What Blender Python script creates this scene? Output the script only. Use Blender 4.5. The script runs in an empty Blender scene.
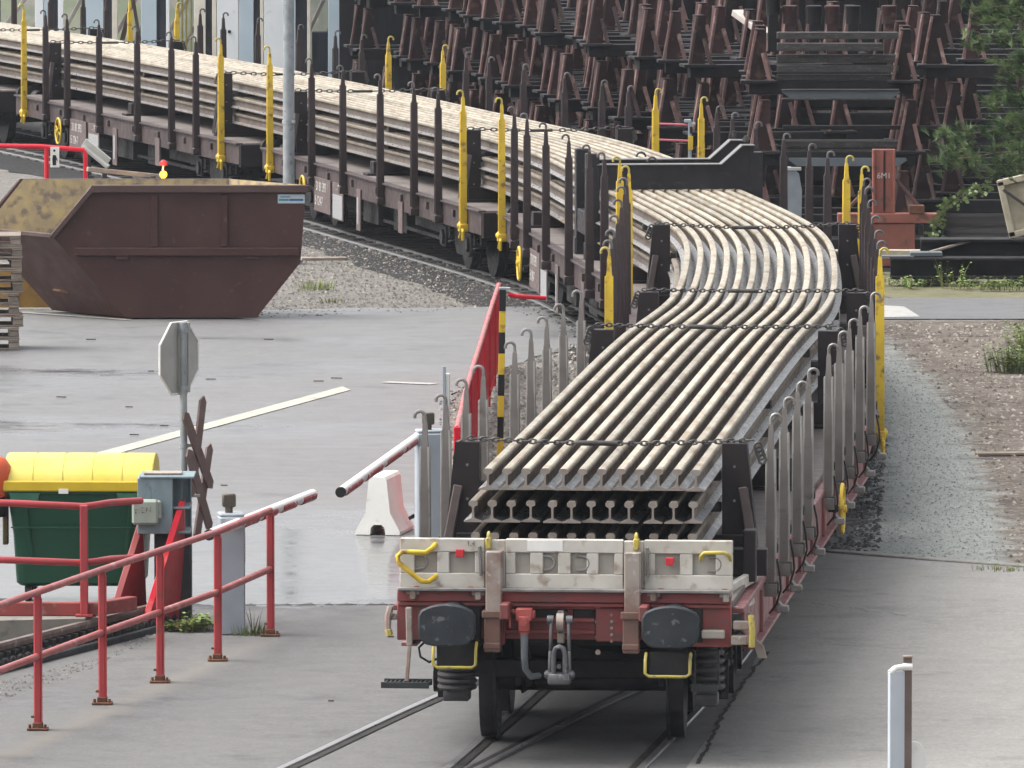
import bpy, bmesh, math, random
from mathutils import Vector, Matrix
random.seed(7)
R = math.radians
scn = bpy.context.scene
COL = scn.collection

# ------------------------------------------------------------------ camera
F, W_, H_ = 9200.0, 1024.0, 768.0
CAMH = 8.6
HZ = -331.0                                    # image row of the horizon
PITCH = math.atan((384 - HZ) / F)
cd = bpy.data.cameras.new('camera')
cd.sensor_width = 36.0
cd.lens = F / W_ * 36.0
cd.clip_start = 1.0
cd.clip_end = 3000.0
cam = bpy.data.objects.new('camera', cd)
cam.location = (0, 0, CAMH)
cam.rotation_euler = (R(90) - PITCH, 0, 0)
COL.objects.link(cam)
scn.camera = cam

# ------------------------------------------------------------------ sky, sun, exposure
SUN_EL, SUN_AZ = R(56), R(276)
world = bpy.data.worlds.new('World')
scn.world = world
world.use_nodes = True
wn = world.node_tree
for n in list(wn.nodes): wn.nodes.remove(n)
wo = wn.nodes.new('ShaderNodeOutputWorld')
bg = wn.nodes.new('ShaderNodeBackground')
sky = wn.nodes.new('ShaderNodeTexSky')
sky.sky_type = 'NISHITA'
sky.sun_disc = False
sky.sun_elevation = SUN_EL
sky.sun_rotation = SUN_AZ
sky.air_density = 1.0
sky.dust_density = 6.0
sky.ozone_density = 1.0
hs = wn.nodes.new('ShaderNodeHueSaturation')
hs.inputs['Saturation'].default_value = 0.20
wn.links.new(sky.outputs[0], hs.inputs['Color'])
wn.links.new(hs.outputs[0], bg.inputs['Color'])
bg.inputs['Strength'].default_value = 0.15
wn.links.new(bg.outputs[0], wo.inputs['Surface'])
sd = bpy.data.lights.new('sun', 'SUN')
sd.energy = 0.65
sd.angle = R(50)
sd.color = (1.0, 0.96, 0.90)
sun = bpy.data.objects.new('sun', sd)
sv = Vector((math.sin(SUN_AZ) * math.cos(SUN_EL), math.cos(SUN_AZ) * math.cos(SUN_EL), math.sin(SUN_EL)))
sun.rotation_euler = sv.to_track_quat('Z', 'Y').to_euler()
sun.location = (0, 60, 60)
COL.objects.link(sun)
scn.view_settings.view_transform = 'Standard'
scn.view_settings.look = 'None'
scn.view_settings.gamma = 1.0
scn.view_settings.use_curve_mapping = False
scn.view_settings.exposure = 1.46

# ------------------------------------------------------------------ helpers
def g(x, y, z=0.0):
    """ground (or level z) point seen at photo pixel x, y"""
    s = (y - HZ) / (CAMH - z)
    return ((x - 512.0) / s, F / s)

class Spline:
    """natural cubic spline"""
    def __init__(self, t, v):
        n = len(t); self.t, self.v = list(t), list(v)
        a = [0.0] * n; b = [1.0] * n; c = [0.0] * n; d = [0.0] * n
        for i in range(1, n - 1):
            h0, h1 = t[i] - t[i-1], t[i+1] - t[i]
            a[i], b[i], c[i] = h0, 2 * (h0 + h1), h1
            d[i] = 6 * ((v[i+1] - v[i]) / h1 - (v[i] - v[i-1]) / h0)
        for i in range(1, n):
            m = a[i] / b[i-1]; b[i] -= m * c[i-1]; d[i] -= m * d[i-1]
        M = [0.0] * n
        M[-1] = d[-1] / b[-1]
        for i in range(n - 2, -1, -1): M[i] = (d[i] - c[i] * M[i+1]) / b[i]
        self.M = M
    def __call__(self, x):
        t, v, M = self.t, self.v, self.M
        i = 0
        while i < len(t) - 2 and x > t[i+1]: i += 1
        h = t[i+1] - t[i]
        A, B = (t[i+1] - x) / h, (x - t[i]) / h
        return A * v[i] + B * v[i+1] + ((A**3 - A) * M[i] + (B**3 - B) * M[i+1]) * h * h / 6
    def slope(self, x): return (self(x + .05) - self(x - .05)) / .1

class MB:
    def __init__(self): self.v, self.f = [], []
    def add(self, vs, fs):
        o = len(self.v)
        self.v += [tuple(p) for p in vs]
        self.f += [tuple(i + o for i in q) for q in fs]
        return self
    def box(self, c, s, rz=0.0, ch=None, m=None):
        hx, hy, hz = s[0] / 2, s[1] / 2, s[2] / 2
        if ch is None: ch = min(.008, .18 * min(s))
        vs, idx = [], {}
        for sx in (-1, 1):
            for sy in (-1, 1):
                for sz in (-1, 1):
                    for ax in range(3):
                        p = [sx * (hx - ch), sy * (hy - ch), sz * (hz - ch)]
                        p[ax] = (sx * hx, sy * hy, sz * hz)[ax]
                        idx[(sx, sy, sz, ax)] = len(vs); vs.append(Vector(p))
        fs = []
        for ax in range(3):
            b, c2 = (ax + 1) % 3, (ax + 2) % 3
            for sg in (-1, 1):
                q = []
                for (u, w) in ((-1, -1), (1, -1), (1, 1), (-1, 1)):
                    k = [0, 0, 0]; k[ax] = sg; k[b] = u; k[c2] = w
                    q.append(idx[(k[0], k[1], k[2], ax)])
                fs.append(q if sg > 0 else q[::-1])
        for ax in range(3):
            b, c2 = (ax + 1) % 3, (ax + 2) % 3
            for u in (-1, 1):
                for w in (-1, 1):
                    def I(e, a):
                        k = [0, 0, 0]; k[ax] = e; k[b] = u; k[c2] = w
                        return idx[(k[0], k[1], k[2], a)]
                    q = [I(-1, b), I(1, b), I(1, c2), I(-1, c2)]
                    fs.append(q if u * w < 0 else q[::-1])
        for sx in (-1, 1):
            for sy in (-1, 1):
                for sz in (-1, 1):
                    q = [idx[(sx, sy, sz, a)] for a in range(3)]
                    fs.append(q if sx * sy * sz > 0 else q[::-1])
        M = m if m is not None else Matrix.Rotation(rz, 3, 'Z')
        cc = Vector(c)
        return self.add([M @ p + cc for p in vs], fs)
    def bar(self, p0, p1, w, h, up=(0, 0, 1), ch=None):
        p0, p1 = Vector(p0), Vector(p1)
        d = (p1 - p0); L = d.length; d.normalize()
        u = Vector(up)
        if abs(d.dot(u)) > .98: u = Vector((0, 1, 0))
        x = d.cross(u).normalized(); z = x.cross(d).normalized()
        m = Matrix((x, d, z)).transposed()
        return self.box((p0 + p1) / 2, (w, L, h), ch=ch, m=m)
    def tube(self, pts, r, n=8, closed=False, caps=True):
        pts = [Vector(p) for p in pts]; m = len(pts)
        rs = r if isinstance(r, (list, tuple)) else [r] * m
        base = len(self.v); ref = None
        for i, p in enumerate(pts):
            a = pts[(i - 1) % m] if (closed or i > 0) else p
            b = pts[(i + 1) % m] if (closed or i < m - 1) else p
            t = (b - a).normalized()
            if ref is None:
                ref = Vector((0, 0, 1)) if abs(t.z) < .9 else Vector((1, 0, 0))
            x = (ref - t * ref.dot(t)).normalized(); y = t.cross(x); ref = x
            for k in range(n):
                an = 2 * math.pi * k / n
                self.v.append(tuple(p + (x * math.cos(an) + y * math.sin(an)) * rs[i]))
        for i in range(m if closed else m - 1):
            j = (i + 1) % m
            for k in range(n):
                k2 = (k + 1) % n
                self.f.append((base + i*n + k, base + i*n + k2, base + j*n + k2, base + j*n + k))
        if caps and not closed:
            self.f.append(tuple(base + k for k in range(n))[::-1])
            self.f.append(tuple(base + (m-1)*n + k for k in range(n)))
        return self
    def cyl(self, p0, p1, r, n=16, r2=None):
        return self.tube([p0, p1], [r, r if r2 is None else r2], n)
    def lathe(self, prof, c, axis=(1, 0, 0), n=24):
        a = Vector(axis).normalized(); c = Vector(c)
        ref = Vector((0, 0, 1)) if abs(a.z) < .9 else Vector((1, 0, 0))
        x = (ref - a * ref.dot(a)).normalized(); y = a.cross(x)
        base = len(self.v)
        for (t, r) in prof:
            for k in range(n):
                an = 2 * math.pi * k / n
                self.v.append(tuple(c + a * t + (x * math.cos(an) + y * math.sin(an)) * r))
        for i in range(len(prof) - 1):
            for k in range(n):
                k2 = (k + 1) % n
                self.f.append((base + i*n + k, base + i*n + k2, base + (i+1)*n + k2, base + (i+1)*n + k))
        self.f.append(tuple(base + k for k in range(n))[::-1])
        self.f.append(tuple(base + (len(prof)-1)*n + k for k in range(n)))
        return self
    def prism(self, poly, o, u, v, w, depth):
        """polygon in the u,v plane at o, extruded along w by depth"""
        o, u, v, w = Vector(o), Vector(u), Vector(v), Vector(w)
        n = len(poly)
        if u.cross(v).dot(w) > 0: poly = poly[::-1]
        vs = [o + u * p[0] + v * p[1] for p in poly] + [o + u * p[0] + v * p[1] + w * depth for p in poly]
        fs = [tuple(range(n)), tuple(range(n, 2 * n))[::-1]]
        for i in range(n):
            j = (i + 1) % n
            fs.append((j, i, n + i, n + j))
        return self.add(vs, fs)
    def sweep(self, prof, frames):
        """closed profile (x,z) swept along frames (origin, xdir, zdir)"""
        n = len(prof); base = len(self.v)
        for (o, x, z) in frames:
            for (a, b) in prof: self.v.append(tuple(o + x * a + z * b))
        m = len(frames)
        for i in range(m - 1):
            for k in range(n):
                k2 = (k + 1) % n
                self.f.append((base + i*n + k, base + i*n + k2, base + (i+1)*n + k2, base + (i+1)*n + k))
        self.f.append(tuple(base + k for k in range(n))[::-1])
        self.f.append(tuple(base + (m-1)*n + k for k in range(n)))
        return self
    def mesh(self, name, mt, smooth=None):
        me = bpy.data.meshes.new(name)
        me.from_pydata(self.v, [], [q for q in self.f if len(set(q)) > 2])
        bm = bmesh.new(); bm.from_mesh(me)
        bmesh.ops.recalc_face_normals(bm, faces=bm.faces); bm.to_mesh(me); bm.free()
        me.update()
        if mt is not None: me.materials.append(mt)
        if smooth:
            me.polygons.foreach_set('use_smooth', [True] * len(me.polygons))
            me.set_sharp_from_angle(angle=R(smooth))
        return me
    def build(self, name, mt, parent=None, smooth=None, loc=None, rz=0.0, label=None):
        o = bpy.data.objects.new(name, self.mesh(name, mt, smooth))
        COL.objects.link(o)
        if parent is not None: o.parent = parent
        if loc is not None: o.location = loc
        o.rotation_euler.z = rz
        if label: o['label'] = label
        return o

def tag(o, label=None, cat=None, group=None, kind=None):
    if label: o['label'] = label
    if cat: o['category'] = cat
    if group: o['group'] = group
    if kind: o['kind'] = kind
    return o
def thing(name, label, cat, loc=(0, 0, 0), rz=0.0, group=None):
    o = bpy.data.objects.new(name, None)
    o.empty_display_size = .2
    COL.objects.link(o); o.location = loc; o.rotation_euler = (0, 0, rz)
    return tag(o, label, cat, group)
def copy_tree(o, parent=None):
    c = o.copy(); COL.objects.link(c)
    if parent is not None: c.parent = parent
    for ch in list(o.children): copy_tree(ch, c)
    return c
def put(me, name, parent, loc, rz=0.0):
    o = bpy.data.objects.new(name, me); COL.objects.link(o)
    o.parent = parent; o.location = loc; o.rotation_euler.z = rz
    return o
def text(body, size, mt, name, parent, loc, rot, ext=.002, sx=1.0):
    cu = bpy.data.curves.new(name, 'FONT'); cu.body = body; cu.size = size; cu.extrude = ext
    cu.align_x = 'CENTER'; cu.align_y = 'CENTER'
    o = bpy.data.objects.new(name, cu); COL.objects.link(o)
    o.parent = parent; o.location = loc; o.rotation_euler = rot; o.scale = (sx, 1, 1)
    me = bpy.data.meshes.new_from_object(o)
    bpy.data.objects.remove(o); bpy.data.curves.remove(cu)
    me.name = name; me.materials.clear(); me.materials.append(mt)
    o = bpy.data.objects.new(name, me); COL.objects.link(o)
    o.parent = parent; o.location = loc; o.rotation_euler = rot; o.scale = (sx, 1, 1)
    return o
ORD = ['first', 'second', 'third', 'fourth', 'fifth', 'sixth', 'seventh', 'eighth', 'ninth', 'tenth', 'eleventh', 'twelfth',
       'thirteenth', 'fourteenth', 'fifteenth', 'sixteenth', 'seventeenth', 'eighteenth', 'nineteenth', 'twentieth', 'twenty-first', 'twenty-second']

# ------------------------------------------------------------------ materials
def mat(name, c1, c2=None, sc=4.0, lo=.35, hi=.65, c3=None, s3=12.0, lo3=.55, hi3=.7, rough=.6, metal=0.0,
        bump=0.0, bs=30.0, stretch=(1, 1, 1), world_co=False, rvar=0.12, spec=.28, rnd=0.0, k=.72):
    c1 = tuple(v*k for v in c1)
    if c2: c2 = tuple(v*k for v in c2)
    if c3: c3 = tuple(v*k for v in c3)
    m = bpy.data.materials.new(name); m.use_nodes = True
    nt = m.node_tree; N, L = nt.nodes, nt.links
    b = N['Principled BSDF']
    b.inputs['Metallic'].default_value = metal
    b.inputs['Specular IOR Level'].default_value = spec
    if world_co:
        co = N.new('ShaderNodeNewGeometry').outputs['Position']
    else:
        tc = N.new('ShaderNodeTexCoord').outputs['Object']
        oi = N.new('ShaderNodeObjectInfo')
        ad = N.new('ShaderNodeVectorMath'); ad.operation = 'MULTIPLY_ADD'
        cx = N.new('ShaderNodeCombineXYZ')
        for k in range(3): L.new(oi.outputs['Random'], cx.inputs[k])
        L.new(cx.outputs[0], ad.inputs[0]); ad.inputs[1].default_value = (17, 31, 23)
        L.new(tc, ad.inputs[2]); co = ad.outputs[0]
    mp = N.new('ShaderNodeMapping'); mp.inputs['Scale'].default_value = stretch
    L.new(co, mp.inputs['Vector'])
    def noise(s, det=6, src=mp):
        n = N.new('ShaderNodeTexNoise'); n.inputs['Scale'].default_value = s; n.inputs['Detail'].default_value = det
        L.new(src.outputs[0], n.inputs['Vector']); return n.outputs['Fac']
    def ramp(fac, a, z):
        r = N.new('ShaderNodeMapRange'); r.inputs['From Min'].default_value = a; r.inputs['From Max'].default_value = z
        L.new(fac, r.inputs['Value']); return r.outputs[0]
    def mix(f, a, bb):
        x = N.new('ShaderNodeMix'); x.data_type = 'RGBA'
        L.new(f, x.inputs['Factor'])
        for sck, val in ((x.inputs[6], a), (x.inputs[7], bb)):
            if isinstance(val, tuple): sck.default_value = (*val, 1)
            else: L.new(val, sck)
        return x.outputs[2]
    nf = noise(sc)
    col = mix(ramp(nf, lo, hi), c1, c2) if c2 else None
    if c3: col = mix(ramp(noise(s3, 8), lo3, hi3), col if col is not None else c1, c3)
    if rnd and col is not None:
        oi2 = N.new('ShaderNodeObjectInfo')
        hv = N.new('ShaderNodeHueSaturation')
        mr = N.new('ShaderNodeMapRange'); mr.inputs['To Min'].default_value = 1 - rnd; mr.inputs['To Max'].default_value = 1 + rnd
        L.new(oi2.outputs['Random'], mr.inputs['Value']); L.new(mr.outputs[0], hv.inputs['Value'])
        L.new(col, hv.inputs['Color']); col = hv.outputs[0]
    if col is not None: L.new(col, b.inputs['Base Color'])
    else: b.inputs['Base Color'].default_value = (*c1, 1)
    rr = N.new('ShaderNodeMapRange')
    rr.inputs['To Min'].default_value = max(.05, rough - rvar); rr.inputs['To Max'].default_value = min(1, rough + rvar)
    rr.inputs['From Min'].default_value = .3; rr.inputs['From Max'].default_value = .7
    L.new(noise(sc * 2.3), rr.inputs['Value']); L.new(rr.outputs[0], b.inputs['Roughness'])
    if bump:
        bp = N.new('ShaderNodeBump'); bp.inputs['Strength'].default_value = bump; bp.inputs['Distance'].default_value = .01
        L.new(noise(bs, 4), bp.inputs['Height']); L.new(bp.outputs[0], b.inputs['Normal'])
    return m

M = {}
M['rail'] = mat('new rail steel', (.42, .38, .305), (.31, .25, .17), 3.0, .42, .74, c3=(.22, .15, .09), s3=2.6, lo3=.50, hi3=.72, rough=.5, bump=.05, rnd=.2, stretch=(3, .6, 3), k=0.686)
M['railside'] = mat('brown grey rail web', (.175, .14, .118), (.12, .095, .08), 3.0, .4, .7, c3=(.21, .135, .08), s3=2.2, lo3=.58, hi3=.75, rough=.6, bump=.05, rnd=.08, stretch=(3, .6, 3), k=0.518)  # brown-grey web, coloured darker to carry the shade between rails
M['railfoot'] = mat('bluish rail foot', (.27, .27, .275), (.21, .195, .18), 3.0, .4, .7, c3=(.24, .17, .11), s3=1.6, lo3=.56, hi3=.72, rough=.34, bump=.04, rnd=.06, stretch=(3, .6, 3), k=0.634)  # sky reflection tinted into the colour of the foot tops
M['railshade'] = mat('shaded rail head', (.25, .215, .17), (.17, .135, .10), 3.0, .4, .7, c3=(.16, .10, .06), s3=2.2, lo3=.55, hi3=.74, rough=.6, rnd=.1, stretch=(3, .6, 3), k=0.648)  # lower-layer heads coloured darker to hold the shade between layers
M['railend'] = mat('sawn rail end', (.36, .315, .28), (.28, .24, .21), 8.0, rough=.55, k=0.648)
M['brown'] = mat('brown wagon paint', (.048, .033, .035), (.078, .055, .053), 3, c3=(.14, .075, .045), s3=9, lo3=.62, hi3=.8, rough=.6, bump=.1, k=0.704)
M['stakebrown'] = mat('dark brown stake paint', (.048, .033, .036), (.070, .048, .048), 3, c3=(.13, .07, .045), s3=9, lo3=.60, hi3=.76, rough=.6, bump=.1, k=0.540)
M['dkbrown'] = mat('dark brown bolster paint', (.026, .019, .022), (.040, .029, .030), 4, c3=(.075, .045, .035), s3=14, lo3=.66, hi3=.8, rough=.55, bump=.05, k=0.432)
M['red'] = mat('red oxide wagon paint', (.19, .042, .042), (.135, .042, .040), 4, c3=(.09, .055, .048), s3=9, lo3=.56, hi3=.72, rough=.55, bump=.08, k=1.071)
M['sill'] = mat('faded pinkish red sill paint', (.235, .085, .085), (.18, .07, .07), 2.5, c3=(.16, .10, .09), s3=8, lo3=.58, hi3=.75, rough=.5, bump=.06, k=0.792)
M['dirtwhite'] = mat('dirty white paint', (.55, .525, .475), (.42, .39, .34), 3, .38, .68, c3=(.22, .155, .11), s3=7, lo3=.56, hi3=.74, rough=.6, bump=.05, k=0.848)
M['panel'] = mat('beige grey panel', (.36, .34, .30), (.30, .27, .235), 4, rough=.65, k=0.864)
M['strap'] = mat('grey brown worn steel', (.36, .31, .27), (.24, .16, .13), 5, .45, .65, c3=(.45, .42, .38), s3=16, lo3=.6, hi3=.7, rough=.6, k=0.740)
M['stake'] = mat('galvanised grey stake', (.225, .205, .19), (.165, .148, .135), 4, c3=(.12, .09, .07), s3=9, lo3=.62, hi3=.8, rough=.5, bump=.05, k=0.652)
M['stakeedge'] = mat('pale worn stake edge', (.40, .385, .36), (.30, .28, .26), 6, c3=(.2, .16, .13), s3=9, lo3=.6, hi3=.75, rough=.5)
M['hook'] = mat('bare steel hook', (.40, .39, .37), (.26, .24, .23), 9, rough=.45, metal=.4, k=0.576)
M['dhook'] = mat('dark steel hook', (.10, .09, .09), (.17, .16, .16), 9, rough=.5)
M['dark'] = mat('grimy running gear', (.018, .018, .020), (.04, .037, .036), 5, c3=(.07, .05, .04), s3=12, lo3=.62, hi3=.78, rough=.65, bump=.15, k=0.454)
M['wheel'] = mat('dark wheel steel', (.022, .022, .025), (.05, .048, .05), 6, rough=.5, k=0.504)
M['buffer'] = mat('greased dark buffer plate', (.028, .034, .042), (.05, .058, .066), 5, c3=(.19, .20, .21), s3=13, lo3=.60, hi3=.68, rough=.6, bump=.12, k=0.481)
M['yellow'] = mat('yellow safety paint', (.62, .43, .03), (.52, .35, .035), 4, c3=(.20, .13, .05), s3=10, lo3=.56, hi3=.70, rough=.5, k=0.909)
M['yellowhandle'] = mat('worn yellow handle paint', (.60, .48, .06), (.50, .42, .14), 8, c3=(.3, .26, .16), s3=20, lo3=.58, hi3=.68, rough=.5, k=0.675)
M['planks'] = mat('grey floor planks', (.20, .17, .155), (.13, .11, .10), 3, c3=(.27, .24, .23), s3=6, lo3=.55, hi3=.7, rough=.75, stretch=(.7, 6, 1), bump=.3, k=0.684)
M['steel'] = mat('bare coupling steel', (.17, .17, .175), (.10, .10, .11), 8, c3=(.3, .3, .3), s3=15, lo3=.6, hi3=.7, rough=.45, metal=.3)
M['hose'] = mat('grey rubber hose', (.16, .18, .19), (.11, .12, .13), 6, rough=.6)
M['chain'] = mat('black chain steel', (.05, .048, .046), (.10, .095, .09), 12, rough=.5, metal=.3)
M['wood'] = mat('weathered timber', (.095, .088, .083), (.055, .05, .048), 5, c3=(.15, .14, .13), s3=10, lo3=.55, hi3=.7, rough=.85, stretch=(1, 5, 5), bump=.3, k=0.540)
M['palletwood'] = mat('grey pallet wood', (.33, .28, .23), (.22, .18, .145), 6, rough=.85, bump=.3, rnd=.2, k=0.691)
M['palewood'] = mat('pale crate wood', (.50, .45, .34), (.38, .33, .24), 6, rough=.8, bump=.2, k=0.828)
M['skip'] = mat('dark brown skip paint', (.088, .034, .029), (.108, .046, .038), 1.6, .4, .6, c3=(.15, .09, .065), s3=9, lo3=.62, hi3=.72, rough=.5, bump=.05, k=0.471)
M['skipin'] = mat('scratched yellow skip interior', (.56, .43, .21), (.42, .33, .20), 5, c3=(.24, .19, .15), s3=8, lo3=.48, hi3=.66, rough=.7, bump=.1, k=0.749)
M['ochre'] = mat('ochre painted boards', (.42, .24, .05), (.32, .19, .06), 5, c3=(.16, .11, .06), s3=9, lo3=.6, hi3=.7, rough=.7)
M['binbody'] = mat('dark green bin plastic', (.010, .066, .034), (.013, .078, .042), 2, c3=(.03, .085, .06), s3=6, lo3=.6, hi3=.8, rough=.42, k=0.713)
M['binlid'] = mat('yellow bin lid plastic', (.80, .68, .16), (.76, .62, .09), 2.5, c3=(.62, .53, .22), s3=10, lo3=.58, hi3=.76, rough=.42, k=0.655)
M['fence'] = mat('faded red rail paint', (.42, .055, .06), (.34, .05, .055), 3, c3=(.20, .07, .055), s3=8, lo3=.60, hi3=.74, rough=.45, bump=.04, k=0.799)
M['redbright'] = mat('bright red fence paint', (.62, .012, .03), (.52, .016, .03), 4, c3=(.62, .12, .11), s3=6, lo3=.6, hi3=.75, rough=.45, k=0.969)
M['rust'] = mat('rust', (.12, .05, .03), (.20, .09, .05), 9, rough=.85, bump=.3)
M['bluegrey'] = mat('faded blue grey box paint', (.25, .32, .34), (.19, .255, .28), 3, c3=(.14, .15, .14), s3=9, lo3=.6, hi3=.75, rough=.55, stretch=(3, 3, 1), k=0.704)
M['greengrey'] = mat('grey green meter box', (.36, .40, .34), (.28, .32, .27), 5, c3=(.16, .11, .06), s3=8, lo3=.6, hi3=.7, rough=.6)
M['cabinet'] = mat('pale blue grey cabinet', (.40, .44, .48), (.34, .38, .42), 3, c3=(.25, .26, .26), s3=8, lo3=.64, hi3=.8, rough=.45, k=0.745)
M['white'] = mat('white paint', (.78, .77, .74), (.70, .68, .65), 4, c3=(.42, .38, .33), s3=9, lo3=.64, hi3=.8, rough=.5, k=0.829)
M['boomred'] = mat('boom red', (.42, .045, .055), (.32, .05, .05), 6, c3=(.6, .5, .47), s3=11, lo3=.6, hi3=.64, rough=.45)
M['black'] = mat('black rubber', (.012, .012, .013), (.03, .03, .03), 8, rough=.6, k=0.504)
M['charcoal'] = mat('charcoal steel', (.04, .048, .052), (.065, .07, .072), 5, rough=.6, k=0.504)
M['signback'] = mat('grey sign back', (.46, .46, .43), (.37, .37, .35), 4, rough=.45, metal=.2, k=0.826)
M['galv'] = mat('galvanised pole', (.40, .43, .45), (.31, .34, .36), 6, .4, .6, c3=(.22, .24, .25), s3=14, lo3=.6, hi3=.7, rough=.45, metal=.25, k=0.704)
M['crossback'] = mat('brown primed cross arm', (.13, .085, .075), (.17, .12, .11), 5, rough=.6, k=0.857)
M['yardrust'] = mat('rusty brown yard frame', (.030, .0145, .0145), (.055, .021, .019), 2.5, c3=(.13, .07, .052), s3=6, lo3=.55, hi3=.72, rough=.7, bump=.15, rnd=.7, k=0.562)
M['yardlight'] = mat('pale rusty brace', (.115, .064, .058), (.075, .040, .037), 3, c3=(.20, .14, .115), s3=7, lo3=.55, hi3=.72, rough=.7, rnd=.6, k=0.898)
M['yarddark'] = mat('dark yard beam', (.011, .011, .014), (.022, .019, .021), 3, c3=(.045, .03, .028), s3=7, lo3=.6, hi3=.76, rough=.7, rnd=.3, k=0.421)
M['orange'] = mat('salmon red frame paint', (.34, .115, .085), (.27, .10, .075), 4, c3=(.15, .08, .06), s3=7, lo3=.58, hi3=.7, rough=.6, k=0.756)
M['bluesteel'] = mat('blue grey sheet steel', (.22, .255, .28), (.16, .19, .21), 3, c3=(.25, .14, .07), s3=5, lo3=.63, hi3=.75, rough=.5, k=0.504)
M['bark'] = mat('pine bark', (.09, .055, .04), (.05, .035, .028), 8, rough=.9, bump=.6)
M['needle'] = mat('pine needles', (.034, .062, .024), (.13, .18, .075), 3.0, .40, .62, rough=.6, rnd=.1, k=1.25)
M['leaf'] = mat('weed leaf', (.10, .16, .035), (.20, .25, .07), 6, rough=.6, rnd=.3, k=0.934)
M['drygrass'] = mat('dry grass', (.30, .26, .13), (.20, .20, .08), 6, rough=.8, rnd=.3)
M['hallwhite'] = mat('white cladding', (.72, .74, .74), (.66, .69, .71), 1.2, c3=(.50, .50, .48), s3=4, lo3=.62, hi3=.8, rough=.5, k=1.013)
M['hallblue'] = mat('pale blue cladding', (.46, .545, .60), (.41, .50, .56), 1.5, rough=.5, k=0.956)
M['hallcream'] = mat('cream post', (.66, .62, .53), (.56, .52, .44), 3, rough=.6, k=1.035)
M['hallgap'] = mat('dark slate panel', (.05, .062, .082), (.075, .085, .10), 2, rough=.4, k=0.504)
M['bank'] = mat('pale green bank', (.42, .47, .30), (.33, .36, .30), 1.6, c3=(.48, .46, .40), s3=3, lo3=.5, hi3=.65, rough=.9, k=1.080)
M['beamgrey'] = mat('grey timber brace', (.40, .37, .34), (.30, .26, .24), 3, rough=.8, k=1.035)
M['concrete'] = mat('old concrete', (.30, .28, .24), (.22, .205, .18), 3, c3=(.12, .11, .095), s3=7, lo3=.56, hi3=.72, rough=.85, bump=.4)
M['darkwall'] = mat('shaded shed wall', (.012, .012, .014), (.02, .018, .02), 1.3, c3=(.035, .026, .025), s3=5, lo3=.55, hi3=.75, rough=.9, stretch=(2, 2, .2), k=0.360)  # near-black colour stands for the shade behind the frames
M['amber'] = mat('orange lamp glass', (.9, .35, .05), rough=.3, k=0.720)
M['stone'] = mat('gravel stones', (.23, .21, .185), (.15, .138, .125), 3, c3=(.42, .39, .34), s3=4, lo3=.55, hi3=.6, rough=.9, world_co=True, k=0.650)
M['earthstone'] = mat('brownish loose stones', (.19, .16, .135), (.12, .10, .085), 3, c3=(.42, .38, .33), s3=4, lo3=.48, hi3=.56, rough=.95, world_co=True)
M['darkstone'] = mat('dark ballast stones', (.07, .068, .068), (.12, .115, .11), 3, c3=(.18, .17, .165), s3=5, lo3=.58, hi3=.64, rough=.9, world_co=True, k=0.504)
M['sticker_white'] = mat('sticker white', (.55, .62, .66), rough=.5)
M['sticker_blue'] = mat('sticker blue', (.03, .15, .36), rough=.5)
M['sticker_teal'] = mat('sticker teal', (.05, .30, .34), rough=.5)
M['lettering'] = mat('white lettering', (.62, .60, .57), (.5, .48, .46), 20, rough=.7)
M['darklettering'] = mat('dark lettering', (.06, .035, .025), (.34, .34, .28), 34, .42, .56, rough=.7)
M['redmark'] = mat('red tag', (.62, .035, .05), rough=.5)
M['greyplate'] = mat('grey note plate', (.36, .36, .36), (.30, .30, .31), 30, rough=.6)
M['infoplate'] = mat('brown note plate', (.125, .09, .085), (.15, .115, .11), 6, rough=.6)
M['orangeplastic'] = mat('orange plastic', (.72, .13, .035), (.62, .10, .04), 5, rough=.45)
M['tarp'] = mat('pale grey sheeting', (.34, .38, .41), (.25, .29, .32), 5, rough=.5, k=0.648)
def emis(m, c, s):
    b = m.node_tree.nodes['Principled BSDF']
    b.inputs['Emission Color'].default_value = (*c, 1); b.inputs['Emission Strength'].default_value = s
emis(M['amber'], (1.0, .30, .03), .75)

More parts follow.
